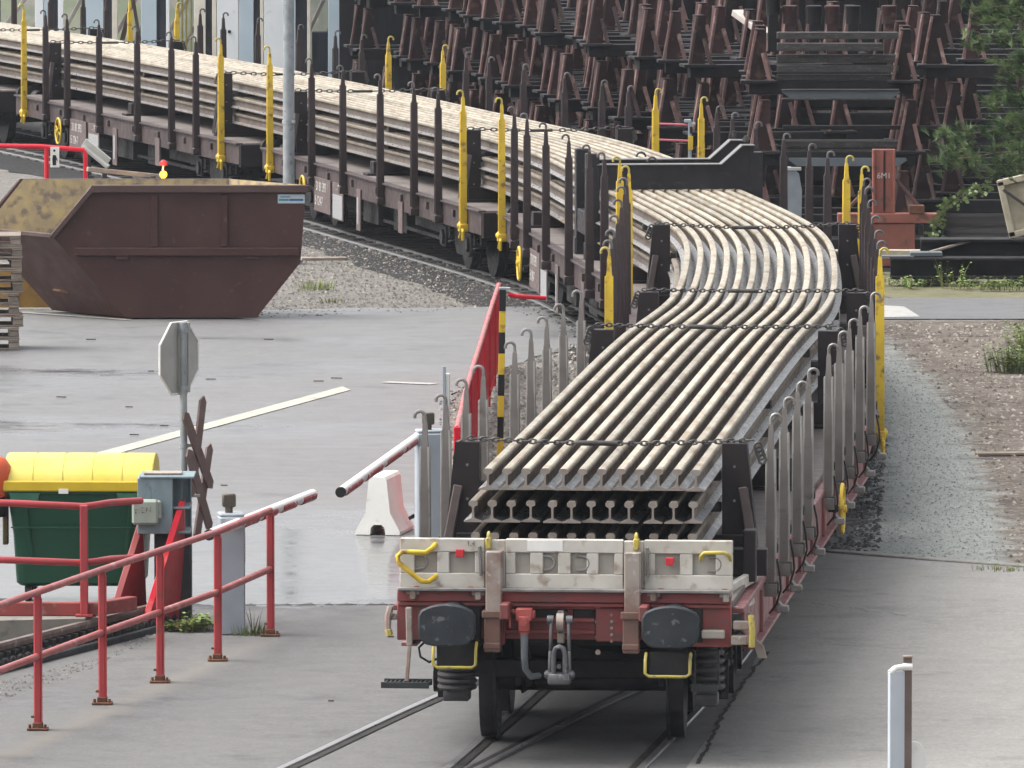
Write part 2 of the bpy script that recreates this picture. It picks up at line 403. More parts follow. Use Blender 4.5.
def ground_mat(name, c1, c2, c3, big=.18, fine=9.0, rough=.85, wet=None, pool=None, wetlo=.45, wethi=.6, bump=.3, bs=60, speck=None, wetrough=.22, wetdark=.6, band=None, k=.62, spec=.22):
    c1, c2, c3 = (tuple(v*k for v in c) for c in (c1, c2, c3))
    if speck: speck = (tuple(v*k for v in speck[0]), speck[1], speck[2])
    m = bpy.data.materials.new(name); m.use_nodes = True
    nt = m.node_tree; N, L = nt.nodes, nt.links
    b = N['Principled BSDF']
    b.inputs['Specular IOR Level'].default_value = spec
    pos = N.new('ShaderNodeNewGeometry').outputs['Position']
    def noise(s, det=6, st=(1, 1, 1), rot=0, ro=.55):
        mp = N.new('ShaderNodeMapping'); mp.inputs['Scale'].default_value = st; mp.inputs['Rotation'].default_value = (0, 0, rot)
        L.new(pos, mp.inputs['Vector'])
        n = N.new('ShaderNodeTexNoise'); n.inputs['Scale'].default_value = s; n.inputs['Detail'].default_value = det
        n.inputs['Roughness'].default_value = ro
        L.new(mp.outputs[0], n.inputs['Vector']); return n.outputs['Fac']
    def rg(f, a, z, t0=0., t1=1.):
        r = N.new('ShaderNodeMapRange'); r.inputs['From Min'].default_value = a; r.inputs['From Max'].default_value = z
        r.inputs['To Min'].default_value = t0; r.inputs['To Max'].default_value = t1
        L.new(f, r.inputs['Value']); return r.outputs[0]
    def mix(f, a, bb, mode='MIX'):
        x = N.new('ShaderNodeMix'); x.data_type = 'RGBA'; x.blend_type = mode
        if isinstance(f, float): x.inputs['Factor'].default_value = f
        else: L.new(f, x.inputs['Factor'])
        for sck, val in ((x.inputs[6], a), (x.inputs[7], bb)):
            if isinstance(val, tuple): sck.default_value = (*val, 1)
            else: L.new(val, sck)
        return x.outputs[2]
    col = mix(rg(noise(big, 5), .35, .65), c1, c2)
    col = mix(rg(noise(fine, 8, ro=.7), .35, .68), col, c3)
    st_ = rg(noise(1.1, 7, ro=.65), .56, .70)
    col = mix(st_, col, mix(1.0, col, (.70, .70, .715), 'MULTIPLY'))
    fg = rg(noise(24, 4, (1, .5, 1), ro=.8), .30, .70, .84, 1.16)
    cg = N.new('ShaderNodeCombineXYZ')
    for i_ in range(3): L.new(fg, cg.inputs[i_])
    mm = N.new('ShaderNodeMix'); mm.data_type = 'RGBA'; mm.blend_type = 'MULTIPLY'; mm.inputs['Factor'].default_value = 1
    L.new(col, mm.inputs[6]); L.new(cg.outputs[0], mm.inputs[7]); col = mm.outputs[2]
    if band:                                       # a dusty band along a line on the ground
        (ax, ay), (bx, by), wd, cb = band
        dl = math.hypot(bx-ax, by-ay); nx, ny = -(by-ay)/dl, (bx-ax)/dl
        dt = N.new('ShaderNodeVectorMath'); dt.operation = 'DOT_PRODUCT'; L.new(pos, dt.inputs[0]); dt.inputs[1].default_value = (nx, ny, 0)
        ab = N.new('ShaderNodeMath'); ab.operation = 'SUBTRACT'; L.new(dt.outputs['Value'], ab.inputs[0]); ab.inputs[1].default_value = ax*nx + ay*ny
        a2 = N.new('ShaderNodeMath'); a2.operation = 'ABSOLUTE'; L.new(ab.outputs[0], a2.inputs[0])
        a3 = N.new('ShaderNodeMath'); a3.operation = 'MULTIPLY_ADD'; L.new(noise(2.0, 6), a3.inputs[0]); a3.inputs[1].default_value = wd*1.6; L.new(a2.outputs[0], a3.inputs[2])
        dx_ = N.new('ShaderNodeSeparateXYZ'); L.new(pos, dx_.inputs[0])
        f1 = rg(a3.outputs[0], wd*1.7, wd*.5, 0, .8); f2 = rg(dx_.outputs[0], -1.9, -2.6)
        ml = N.new('ShaderNodeMath'); ml.operation = 'MULTIPLY'; L.new(f1, ml.inputs[0]); L.new(f2, ml.inputs[1])
        col = mix(ml.outputs[0], col, tuple(v*k for v in cb))
    if speck: col = mix(rg(noise(speck[1], 3), speck[2], speck[2] + .06), col, speck[0])
    rgh = rg(noise(fine * .5), .3, .7, rough - .1, min(1, rough + .1))
    if wet:
        w = rg(noise(wet, 5, (.55, 1, 1), .15), wetlo, wethi)
        if pool:                                   # a low-lying flooded part of the yard
            px_, py_, rx_, ry_ = pool
            mp = N.new('ShaderNodeMapping'); mp.vector_type = 'POINT'
            mp.inputs['Scale'].default_value = (1/rx_, 1/ry_, 0); mp.inputs['Location'].default_value = (-px_/rx_, -py_/ry_, 0)
            L.new(pos, mp.inputs['Vector'])
            ln = N.new('ShaderNodeVectorMath'); ln.operation = 'LENGTH'; L.new(mp.outputs[0], ln.inputs[0])
            sb = N.new('ShaderNodeMath'); sb.operation = 'MULTIPLY_ADD'; L.new(noise(.9, 5), sb.inputs[0]); sb.inputs[1].default_value = .5; L.new(ln.outputs['Value'], sb.inputs[2])
            sb2 = N.new('ShaderNodeMath'); sb2.operation = 'MULTIPLY_ADD'; L.new(noise(4.5, 7, (1, .6, 1), ro=.7), sb2.inputs[0]); sb2.inputs[1].default_value = .45; L.new(sb.outputs[0], sb2.inputs[2]); sb = sb2
            mx = N.new('ShaderNodeMath'); mx.operation = 'MAXIMUM'; L.new(w, mx.inputs[0]); L.new(rg(sb.outputs[0], 1.62, 1.30), mx.inputs[1]); w = mx.outputs[0]
        mr = N.new('ShaderNodeMix'); mr.data_type = 'FLOAT'
        L.new(w, mr.inputs['Factor']); L.new(rgh, mr.inputs[2]); L.new(rg(noise(3.2, 7, ro=.7), .35, .65, wetrough*.55, wetrough*2.0), mr.inputs[3])
        rgh = mr.outputs[0]
        dk = mix(1.0, col, (wetdark, wetdark, wetdark * 1.04), 'MULTIPLY')
        col = mix(w, col, dk)
    L.new(col, b.inputs['Base Color']); L.new(rgh, b.inputs['Roughness'])
    bp = N.new('ShaderNodeBump'); bp.inputs['Strength'].default_value = bump; bp.inputs['Distance'].default_value = .008
    L.new(noise(bs, 3), bp.inputs['Height']); L.new(bp.outputs[0], b.inputs['Normal'])
    return m
G = {}
G['gravel'] = ground_mat('tan grey gravel', (.165, .155, .14), (.125, .118, .108), (.24, .22, .195), .25, 7, bump=.8, bs=26, speck=((.42, .39, .34), 14, .60))
G['wet'] = ground_mat('wet yard asphalt', (.172, .171, .169), (.138, .139, .142), (.212, .209, .204), .25, 5, .72, wet=.22, pool=(-3.2, 88.0, 3.4, 4.6), wetlo=.48, wethi=.66, bump=.05, bs=24, wetrough=.11, wetdark=.9, spec=.5)
G['dry'] = ground_mat('worn grey asphalt', (.165, .162, .158), (.138, .136, .134), (.20, .196, .19), .35, 6, .8, wet=.3, pool=(-2.7, 87.0, 2.3, 3.6), wetlo=.56, wethi=.75, bump=.3, bs=60, wetrough=.45, wetdark=.8, band=(g(20, 752), g(285, 632), .22, (.24, .215, .185)))
G['slab'] = ground_mat('pale worn concrete apron', (.285, .277, .26), (.235, .228, .217), (.345, .333, .31), .4, 6, .8, wet=.3, wetlo=.58, wethi=.75, bump=.3, bs=60, wetrough=.5, wetdark=.85)
G['grit'] = ground_mat('greenish grey grit', (.215, .24, .23), (.16, .175, .165), (.32, .345, .335), .5, 9, bump=.7, bs=50, speck=((.36, .37, .36), 30, .62))
G['earth'] = ground_mat('brown earth with stones', (.105, .08, .068), (.155, .128, .112), (.21, .185, .165), .5, 6, bump=.9, bs=20, speck=((.40, .36, .31), 11, .60))
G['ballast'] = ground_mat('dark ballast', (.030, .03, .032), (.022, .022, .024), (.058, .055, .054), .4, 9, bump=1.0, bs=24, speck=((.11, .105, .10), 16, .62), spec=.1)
G['oldasphalt'] = ground_mat('plain asphalt lane', (.17, .17, .172), (.14, .142, .147), (.20, .20, .20), .4, 6, .75, bump=.3, bs=60)
G['paint'] = ground_mat('worn cream road paint', (.60, .58, .48), (.52, .50, .41), (.42, .41, .36), .6, 8, .7, bump=.2, bs=60)
G['whitepaint'] = ground_mat('worn white road paint', (.58, .57, .54), (.50, .49, .46), (.40, .39, .37), .6, 8, .7, bump=.2, bs=60)
G['kerb'] = ground_mat('kerb concrete', (.30, .29, .265), (.25, .24, .225), (.36, .35, .32), .6, 9, .85, bump=.4, bs=50)
G['groove'] = ground_mat('dirty flangeway', (.022, .021, .020), (.03, .028, .026), (.05, .045, .04), .6, 9, .8)
G['railtop'] = ground_mat('polished running rail', (.36, .36, .365), (.28, .28, .285), (.42, .41, .40), .5, 8, .36)
G['grass'] = ground_mat('trampled verge', (.20, .18, .11), (.26, .23, .155), (.13, .14, .06), .6, 8, bump=.9, bs=25)
G['railtop'].node_tree.nodes['Principled BSDF'].inputs['Metallic'].default_value = .6

def strip_mat():
    """ballast -> grit -> brown earth, blending across uneven edges that run along the track"""
    m = bpy.data.materials.new('ballast grit and earth'); m.use_nodes = True
    nt = m.node_tree; N, L = nt.nodes, nt.links
    b = N['Principled BSDF']; b.inputs['Roughness'].default_value = .9; b.inputs['Specular IOR Level'].default_value = .2
    pos = N.new('ShaderNodeNewGeometry').outputs['Position']
    sp = N.new('ShaderNodeSeparateXYZ'); L.new(pos, sp.inputs[0])
    def noise(s, det=6, ro=.6):
        n = N.new('ShaderNodeTexNoise'); n.inputs['Scale'].default_value = s; n.inputs['Detail'].default_value = det; n.inputs['Roughness'].default_value = ro
        L.new(pos, n.inputs['Vector']); return n.outputs['Fac']
    def rg(f, a, z, t0=0., t1=1.):
        r = N.new('ShaderNodeMapRange'); r.inputs['From Min'].default_value = a; r.inputs['From Max'].default_value = z
        r.inputs['To Min'].default_value = t0; r.inputs['To Max'].default_value = t1
        L.new(f, r.inputs['Value']); return r.outputs[0]
    def mix(f, a, bb):
        x = N.new('ShaderNodeMix'); x.data_type = 'RGBA'; L.new(f, x.inputs['Factor'])
        for sck, val in ((x.inputs[6], a), (x.inputs[7], bb)):
            if isinstance(val, tuple): sck.default_value = (*val, 1)
            else: L.new(val, sck)
        return x.outputs[2]
    def edge(pts, soft, amp):
        Y0, Y1, X0, X1 = 84., 124., 2., 7.
        fc = N.new('ShaderNodeFloatCurve'); c = fc.mapping.curves[0]
        q = sorted(((p[1]-Y0)/(Y1-Y0), (p[0]-X0)/(X1-X0)) for p in pts)
        c.points[0].location = (0, q[0][1]); c.points[1].location = (1, q[-1][1])
        for p in q: c.points.new(*p)
        fc.mapping.update()
        L.new(rg(sp.outputs[1], Y0, Y1), fc.inputs['Value'])
        ex = rg(fc.outputs[0], 0, 1, X0, X1)
        d = N.new('ShaderNodeMath'); d.operation = 'SUBTRACT'; L.new(sp.outputs[0], d.inputs[0]); L.new(ex, d.inputs[1])
        e = N.new('ShaderNodeMath'); e.operation = 'MULTIPLY_ADD'; L.new(rg(noise(1.6, 9, .75), .3, .7, -1, 1), e.inputs[0]); e.inputs[1].default_value = amp; L.new(d.outputs[0], e.inputs[2])
        return rg(e.outputs[0], -soft, soft)
    fine = rg(noise(13, 8, .8), .32, .68)
    kk = .62
    K = lambda *c: tuple(v*kk for v in c)
    bal = mix(fine, K(.05, .05, .054), K(.15, .148, .15))
    grit = mix(rg(noise(.5, 6), .35, .65), K(.25, .265, .248), K(.215, .226, .212))
    grit = mix(rg(noise(16, 8, .8), .40, .62), grit, K(.37, .388, .366))
    grit = mix(rg(noise(5, 9, .8), .56, .70), grit, K(.13, .14, .133))
    ear = mix(rg(noise(.55, 6), .38, .62), K(.100, .078, .064), K(.165, .139, .115))
    ear = mix(rg(noise(7, 8, .75), .48, .68), ear, K(.26, .225, .19))
    ear = mix(rg(noise(1.3, 6), .54, .66), ear, K(.085, .062, .052))
    ear = mix(rg(noise(12, 3), .60, .66), ear, K(.42, .385, .34))
    e1 = edge([g(834, 556), g(868, 548), g(872, 520), g(882, 470), g(884, 430), g(874, 380), g(868, 345)], .10, .30)
    e2 = edge([g(1016, 570), g(1003, 520), g(978, 460), g(948, 400), g(912, 362), g(885, 338), g(860, 325)], .16, .38)
    col = mix(e2, mix(e1, bal, grit), ear)
    L.new(col, b.inputs['Base Color'])
    bp = N.new('ShaderNodeBump'); bp.inputs['Strength'].default_value = .9; bp.inputs['Distance'].default_value = .012
    L.new(noise(24, 4), bp.inputs['Height']); L.new(bp.outputs[0], b.inputs['Normal'])
    return m
G['strip'] = strip_mat()
# ------------------------------------------------------------------ ground
def sheet(name, pts, mt, z, kind='structure', label=None, thick=0.0):
    b = MB(); n = len(pts)
    ar = sum(pts[i][0] * pts[(i+1) % n][1] - pts[(i+1) % n][0] * pts[i][1] for i in range(n))
    if ar < 0: pts = pts[::-1]
    b.add([(p[0], p[1], z) for p in pts], [tuple(range(n))])
    return tag(b.build(name, mt), label, None, None, kind)
def wob(pts, step=.5, amp=.12, seed=3):
    """densify a polygon outline and make it uneven"""
    rd = random.Random(seed); out = []
    for i in range(len(pts)):
        a, c = pts[i], pts[(i+1) % len(pts)]
        L = math.hypot(c[0]-a[0], c[1]-a[1]); k = max(1, min(120, int(L / step)))
        for j in range(k):
            t = j / k
            q = amp if j else amp * .3
            out.append((a[0] + (c[0]-a[0])*t + rd.uniform(-q, q) * .5, a[1] + (c[1]-a[1])*t + rd.uniform(-q, q)))
    return out
sheet('ground', [(-900, -30), (900, -30), (900, 2500), (-900, 2500)], G['gravel'], -.02, label='tan grey gravel ground of the yard')
P = lambda *a: [g(x, y) for (x, y) in a]
sheet('earth_ground', wob(P((840, 320), (1500, 318.5), (1560, 600), (1100, 573), (1024, 566.5), (920, 560), (831, 552.5), (815, 500)), .3, .12, 1), G['strip'], -.008, label='ballast, greenish grit and brown stony earth right of the wagon')
sheet('grass_verge', wob(P((870, 299), (1500, 297), (1500, 272), (860, 272)), .8, .8, 2), G['grass'], -.012, label='weedy verge in front of the stacked beams')
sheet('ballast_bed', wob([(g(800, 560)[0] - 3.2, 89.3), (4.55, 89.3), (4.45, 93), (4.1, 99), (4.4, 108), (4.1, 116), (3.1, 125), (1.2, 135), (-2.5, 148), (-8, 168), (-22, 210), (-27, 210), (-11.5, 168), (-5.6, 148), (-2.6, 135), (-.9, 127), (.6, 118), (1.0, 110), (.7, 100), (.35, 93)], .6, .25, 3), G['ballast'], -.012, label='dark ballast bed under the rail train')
sheet('lane', P((850, 318), (1500, 318), (1500, 298), (850, 297)), G['oldasphalt'], -.006, label='asphalt lane behind the earth patch')
sheet('lane_marking', P((872, 317), (921, 316), (905, 306), (872, 304)), G['whitepaint'], -.001, label='white painted patch on the far lane')
sheet('yard_asphalt', wob(P((-500, 311), (262, 309), (430, 307), (560, 306), (596, 327), (575, 344), (500, 370), (452, 394), (437, 480), (432, 608), (-500, 608)), .7, .16, 5), G['wet'], -.006, label='wet grey asphalt yard left of the train')
rr_ = random.Random(3)
sheet('road', [g(-700, 606)] + [g(x, 606 + rr_.uniform(-2.2, 2.2)) for x in range(-80, 430, 6)] + [g(436, 606), (-.72, 89.35), g(826, 553), g(872, 900), (-2, 20), (-40, 20)], G['dry'], 0.0, label='worn grey asphalt road across the track')
sheet('concrete_apron', [g(800, 556.5), g(828, 553.5), g(1024, 568), (20, 86.5), (20, 20), (1.2, 20), (1.2, 70), g(690, 768), g(745, 690)], G['slab'], .004, label='pale concrete apron right of the wagon')
kb = MB(); kb.bar((*g(832, 553.5), -.02), (*g(920, 560.5), -.02), .16, .09).bar((*g(921, 560.7), -.022), (*g(1120, 575), -.022), .16, .09)
tag(kb.build('kerb_strip', G['kerb']), 'low concrete kerb between apron and grit path', kind='structure')
# a crack in the apron
ck = MB(); pts = []
rd = random.Random(5)
for i in range(46):
    t = i / 45
    x, y = g(769 - 8 * math.sin(t * 2.2) - 62 * t ** .9 + rd.uniform(-2, 2), 655 + 113 * t)
    pts.append((x, y))
for i in range(45):
    w = .012 + .008 * rd.random()
    (x0, y0), (x1, y1) = pts[i], pts[i+1]
    ck.add([(x0 - w, y0, .009), (x0 + w, y0, .009), (x1 + w, y1, .009), (x1 - w, y1, .009)], [(3, 2, 1, 0)])
tag(ck.build('pavement_crack', G['groove']), 'crack running across the concrete apron', kind='structure')
# painted line in the yard and small marks
def stripe(a, b, w, z=0.0):
    (x0, y0), (x1, y1) = a, b
    d = Vector((x1-x0, y1-y0)).normalized(); n = Vector((-d.y, d.x)) * w / 2
    return [(x0+n.x, y0+n.y), (x1+n.x, y1+n.y), (x1-n.x, y1-n.y), (x0-n.x, y0-n.y)]
sheet('road_marking', [g(98, 459), g(350, 390), g(342, 386.5), g(94, 453.5)], G['paint'], .002, label='worn cream line painted across the yard')
sheet('drain_edge', stripe(g(384, 382), g(434, 384), .22), G['whitepaint'], .003, label='pale worn patch on the yard asphalt')
sheet('skip_bay_line', stripe(g(15, 311.5), g(128, 319.5), .14), G['paint'], .003, label='yellowish line under the skip')
sheet('joint_line', stripe(g(225, 607), g(434, 606.3), .05), G['groove'], .004, label='dark joint where yard and road meet')
def crack(a, b_, seed, z, w0=.008):
    rd = random.Random(seed); c = MB(); n = 26; pp = []
    for i in range(n + 1):
        t = i / n; pp.append((a[0]+(b_[0]-a[0])*t + rd.uniform(-.03, .03), a[1]+(b_[1]-a[1])*t + rd.uniform(-.12, .12)))
    for i in range(n):
        w = w0*rd.uniform(.6, 1.3); (x0, y0), (x1, y1) = pp[i], pp[i+1]
        c.add([(x0-w, y0-w, z), (x0+w, y0+w, z), (x1+w, y1+w, z), (x1-w, y1-w, z)], [(0, 1, 2, 3)])
    tag(c.build('pavement_crack', G['groove']), 'fine crack in the paving', kind='structure')
crack(g(795, 603), g(905, 618), 72, .009, .003)
# ------------------------------------------------------------------ running rails
TRK = Spline([55, 60, 66, 72, 73.7, 78, 89, 95, 104, 111, 120, 127, 137, 147, 163, 190, 215],
             [-2.35, -1.55, -.62,   .30, .52, 1.06, 2.02, 2.36, 2.64, 2.66, 2.08, 1.15, -.98, -3.3, -7.6, -16.5, -26])
DIV = Spline([55, 60, 66, 72, 76.6, 80, 83], [-5.2, -3.9, -2.4, -.955, .11, .95, 1.52])
def run_rail(f, off, d0, d1, st, name, label):
    b, gr = MB(), MB(); fr = []; gf = []
    n = int((d1 - d0) / st)
    for i in range(n + 1):
        D = d0 + (d1 - d0) * i / n
        s = f.slope(D); t = Vector((s, 1, 0)).normalized(); x = Vector((t.y, -t.x, 0))
        o = Vector((f(D), D, 0)) + x * off
        fr.append((o, x, Vector((0, 0, 1))))
    b.sweep([(-.034, -.1), (.034, -.1), (.036, .012), (.028, .02), (-.028, .02), (-.036, .012)], fr)
    r = tag(b.build(name, G['railtop'], smooth=35), label, kind='structure')
    ins = -1 if off > 0 else 1
    gr.add([], [])
    vs, fs = [], []
    for i, (o, x, z) in enumerate(fr):
        a, c = o + x * ins * .037, o + x * ins * .105
        lo, hi = (a, c) if ins > 0 else (c, a)
        vs += [(lo.x, lo.y, .0085), (hi.x, hi.y, .0085)]
    for i in range(len(fr) - 1): fs.append((2*i, 2*i+1, 2*i+3, 2*i+2))
    gr.add(vs, fs)
    tag(gr.build('flangeway', G['groove']), 'dark flangeway beside a running rail', kind='structure')
for sgn in (-1, 1):
    run_rail(TRK, sgn * .752, 55, 212, .8, 'track_rail', 'running rail of the track under the train')
    run_rail(DIV, sgn * .752, 55, 83, .8, 'track_rail', 'running rail of the side track merging under the wagon')
SID = Spline([92, 104, 111, 120, 127, 137, 147, 163, 190], [.9, 1.45, 1.5, .95, .02, -2.15, -4.5, -8.8, -17.8])
run_rail(SID, 0, 92, 188, .9, 'track_rail', 'outer rail beside the train track')
sl = MB()
rd = random.Random(12)
D = 93.0
while D < 185:
    s = TRK.slope(D); a = -math.atan(s)
    sl.box((TRK(D), D, -.055), (2.5, .24, .12), a + rd.uniform(-.02, .02)); D += .66
tag(sl.build('sleepers', M['wood']), 'row of timber sleepers under the train track', kind='structure')

# ------------------------------------------------------------------ loose stones (nobody could count them)
def stones(name, poly, n, r0, r1, mt, seed, label, z=-.015):
    rd = random.Random(seed); b = MB()
    xs = [p[0] for p in poly]; ys = [p[1] for p in poly]
    def inside(x, y):
        c = False; j = len(poly) - 1
        for i in range(len(poly)):
            if (poly[i][1] > y) != (poly[j][1] > y) and x < (poly[j][0]-poly[i][0]) * (y-poly[i][1]) / (poly[j][1]-poly[i][1]) + poly[i][0]: c = not c
            j = i
        return c
    k = 0; tries = 0
    while k < n and tries < n * 30:
        tries += 1
        x, y = rd.uniform(min(xs), max(xs)), rd.uniform(min(ys), max(ys))
        if not inside(x, y): continue
        k += 1
        r = r0 + (r1 - r0) * rd.random() ** 2.5
        an = rd.uniform(0, 6.28); ca, sa = math.cos(an), math.sin(an)
        vs = []
        for (dx, dy, dz) in ((1, 0, .1), (.2, .8, .15), (-.9, .3, .1), (-.4, -.8, .12), (.5, -.6, .1), (.35, .1, .8), (-.35, .15, .75), (0, -.35, .7)):
            dx *= r * rd.uniform(.75, 1.25); dy *= r * rd.uniform(.6, 1.1); dz *= r * rd.uniform(.6, 1.2)
            vs.append((x + dx*ca - dy*sa, y + dx*sa + dy*ca, z + dz))
        b.add(vs, [(0, 1, 5), (1, 2, 6), (1, 6, 5), (2, 3, 6), (3, 7, 6), (3, 4, 7), (4, 0, 5), (4, 5, 7), (5, 6, 7)])
    return tag(b.build(name, mt), label, None, None, 'stuff')
stones('gravel', P((440, 395), (500, 368), (580, 342), (640, 342), (600, 420), (480, 530), (436, 540)), 3200, .015, .045, M['stone'], 21, 'loose pale gravel between yard and train')
stones('gravel', P((255, 318), (560, 305), (480, 270), (310, 225), (255, 225)), 5200, .010, .034, M['stone'], 22, 'loose grey gravel beyond the yard asphalt')
stones('gravel', P((870, 324), (1060, 322), (1080, 574), (1012, 566), (985, 470), (940, 395)), 3600, .010, .045, M['earthstone'], 23, 'loose stones on the brown earth')
stones('ballast', P((834, 552), (880, 552), (888, 440), (872, 380), (845, 460)), 1600, .02, .05, M['darkstone'], 24, 'dark loose ballast beside the red wagon')
stones('ballast', P((600, 350), (470, 290), (380, 252), (250, 205), (240, 190), (400, 215), (520, 255), (610, 300)), 3000, .012, .035, M['darkstone'], 25, 'dark loose ballast beside the brown wagons')
stones('grit', P((850, 552), (884, 440), (876, 350), (915, 365), (960, 430), (1000, 520), (1012, 566)), 5200, .007, .022, mat('pale grit stones', (.36, .375, .355), (.26, .27, .255), 5, c3=(.17, .178, .168), s3=6, lo3=.55, hi3=.6, rough=.95, world_co=True), 27, 'fine greenish grey grit on the path beside the wagon', z=-.008)
stones('grit', P((-30, 690), (60, 670), (150, 636), (158, 640), (70, 680), (-30, 712)), 500, .006, .018, M['stone'], 26, 'sandy grit beside the low rail', z=.002)
#@@STRUCT@@

# ------------------------------------------------------------------ stakes, hooks and other wagon pieces (shared meshes, local to the wagon)
def hook_path(side, z0, r, rise=.06):
    """cane hook on top of a stake: up, over to the outside and down"""
    pts = [(0, 0, z0), (0, 0, z0 + rise)]
    for k in range(1, 9):
        a = math.pi * k / 8 * 1.12
        pts.append((side * (r - r * math.cos(a)), 0, z0 + rise + r * math.sin(a)))
    return pts
def stake_mesh(zb, zt, wb, wt, d, side, mt, foot=True, edge=None):
    b = MB()
    n = len(b.v)
    def ring(z, w, dd): return [(-dd/2, -w/2, z), (dd/2, -w/2, z), (dd/2, w/2, z), (-dd/2, w/2, z)]
    zs = [(zb, wb*.72, d*.8), (zb + .06, wb, d), (zb + (zt-zb)*.5, (wb+wt)*.54, d*.95), (zt - .21, wt, d*.85), (zt - .17, wt*.78, d*.7), (zt - .03, wt*.58, d*.55), (zt, wt*.34, d*.4)]
    vs = []
    for z in zs: vs += ring(*z)
    fs = [(3, 2, 1, 0)]
    for i in range(len(zs) - 1):
        for k in range(4):
            k2 = (k + 1) % 4
            fs.append((i*4+k, i*4+k2, i*4+4+k2, i*4+4+k))
    fs.append(tuple(len(zs)*4 - 4 + k for k in range(4)))
    b.add(vs, fs)
    f0 = len(b.f)
    # raised edge strips make the rolled section read
    for sy in (-1, 1):
        b.bar((side*(d*.5+.004), sy*wb*.40, zb+.12), (side*(d*.42+.004), sy*wt*.42, zt-.21), .020, .016, up=(1, 0, 0), ch=.002)
        b.bar((-side*(d*.5+.004), sy*wb*.40, zb+.12), (-side*(d*.42+.004), sy*wt*.42, zt-.21), .020, .016, up=(1, 0, 0), ch=.002)
    f1 = len(b.f)
    if foot:
        b.box((0, 0, zb + .05), (d + .05, wb + .04, .11))
        b.cyl((0, -wb*.8, zb + .05), (0, wb*.8, zb + .05), .028, 10)
    me = b.mesh('stake', mt, 40)
    if edge:
        me.materials.append(edge)
        for i in range(f0, f1): me.polygons[i].material_index = 1
    return me
def hook_mesh(zt, side, mt, r=.042, t=.0145):
    return MB().tube(hook_path(side, zt - .02, r), t, 7).mesh('hook', mt, 50)
def pocket_mesh(side, zf):
    """curved strap, clevis block and pin below the stake foot"""
    b = MB()
    pts = [(side*.05, 0, zf+.17), (side*.075, 0, zf+.05), (side*.085, 0, zf-.08), (side*.05, 0, zf-.20), (side*-.01, 0, zf-.28)]
    for i in range(4): b.bar(pts[i], pts[i+1], .05, .016, up=(1, 0, .2), ch=.003)
    b.box((side*.02, 0, zf-.07), (.09, .13, .10))
    return b.mesh('stake_pocket', M['dark'], 40)
def clevis_mesh(side, zf):
    b = MB()
    b.box((side*.10, 0, zf-.22), (.10, .075, .06)).cyl((side*.06, 0, zf-.16), (side*.13, 0, zf-.25), .018, 8)
    return b.mesh('clevis', M['hook'], 40)
def loop_mesh(side, zf):
    b = MB()
    c = [(side*.045 + .0, .11 + .035*math.cos(a), zf + .13 + .035*math.sin(a)) for a in [k*math.pi/6 for k in range(12)]]
    b.tube(c, .009, 6, closed=True)
    b.box((side*.02, .11, zf+.02), (.03, .07, .22))
    return b.mesh('lashing_ring', M['dark'], 40)
def handwheel_mesh(r=.21):
    b = MB()
    b.tube([(0, r*math.cos(a), r*math.sin(a)) for a in [k*math.pi/12 for k in range(24)]], .018, 8, closed=True)
    for k in range(4):
        a = k*math.pi/2 + .4
        b.bar((0, 0, 0), (0, r*math.cos(a), r*math.sin(a)), .018, .022)
    b.cyl((-.04, 0, 0), (.04, 0, 0), .035, 12)
    return b.mesh('handbrake_wheel', M['yellow'], 40)
def wheelset(b, y, half=.752, r=.46):
    for s in (-1, 1):
        b.lathe([(-.075, r*.3), (-.075, r*.72), (-.07, r*.93), (-.067, r), (.045, r), (.05, r+.028), (.07, r+.028), (.072, r*.9), (.03, r*.7), (.06, r*.3)], (s*half, y, r+.022), (-s, 0, 0), 32)
    b.cyl((-half, y, r+.022), (half, y, r+.022), .085, 14)
def coil(c, r, z0, z1, t, turns):
    n = int(turns*14); return [(c[0]+r*math.cos(2*math.pi*turns*k/n), c[1]+r*math.sin(2*math.pi*turns*k/n), z0+(z1-z0)*k/n) for k in range(n+1)]
def bogie(parent, yc, zf, coils=False):
    bg_ = thing('bogie', None, None, (0, 0, 0)); bg_.parent = parent
    f = MB()
    for s in (-1, 1):
        f.prism([(-1.35, .62), (-1.2, .78), (1.2, .78), (1.35, .62), (1.35, .50), (.62, .44), (.42, .28), (-.42, .28), (-.62, .44), (-1.35, .50)],
                (s*1.02 - .05, yc, 0), (0, 1, 0), (0, 0, 1), (1, 0, 0), .10)
        for y in (-.9, .9):
            f.box((s*1.06, yc+y, .50), (.22, .30, .30)); f.cyl((s*1.1, yc+y, .49), (s*1.21, yc+y, .49), .11, 12)
            f.box((s*1.06, yc+y-.27, .56), (.16, .08, .16)); f.box((s*1.06, yc+y+.27, .56), (.16, .08, .16))
    f.box((0, yc, .66), (2.0, .45, .22)); f.box((0, yc-1.3, .62), (2.0, .10, .14)); f.box((0, yc+1.3, .62), (2.0, .10, .14))
    f.cyl((0, yc, .72), (0, yc, zf-.1), .22, 14)
    f.build('bogie_frame', M['dark'], bg_, 40)
    for y in (-.9, .9):
        w = MB(); wheelset(w, yc+y); w.build('wheelset', M['wheel'], bg_, 40)
    for s in (-1, 1):
        for y in (-.9, .9):
            for o in (-.24, .24):
                sp = MB(); sp.tube(coil((s*1.06, yc+y+o), .075, .40, .72, .02, 4.5), .02, 6); sp.build('spring', M['dark'], bg_, 40)
    return bg_

# ------------------------------------------------------------------ the red wagon in front
W1X, W1D, W1S, W1L = .36, 71.4, .0950, 20.8
W1Z = 1.29                                       # floor level
w1 = thing('flat_wagon', 'red flat wagon nearest the camera with white end flap, dark buffers and grey stakes', 'railway wagon', (W1X, W1D, 0), -math.atan(W1S), 'flat wagons carrying the long rails')
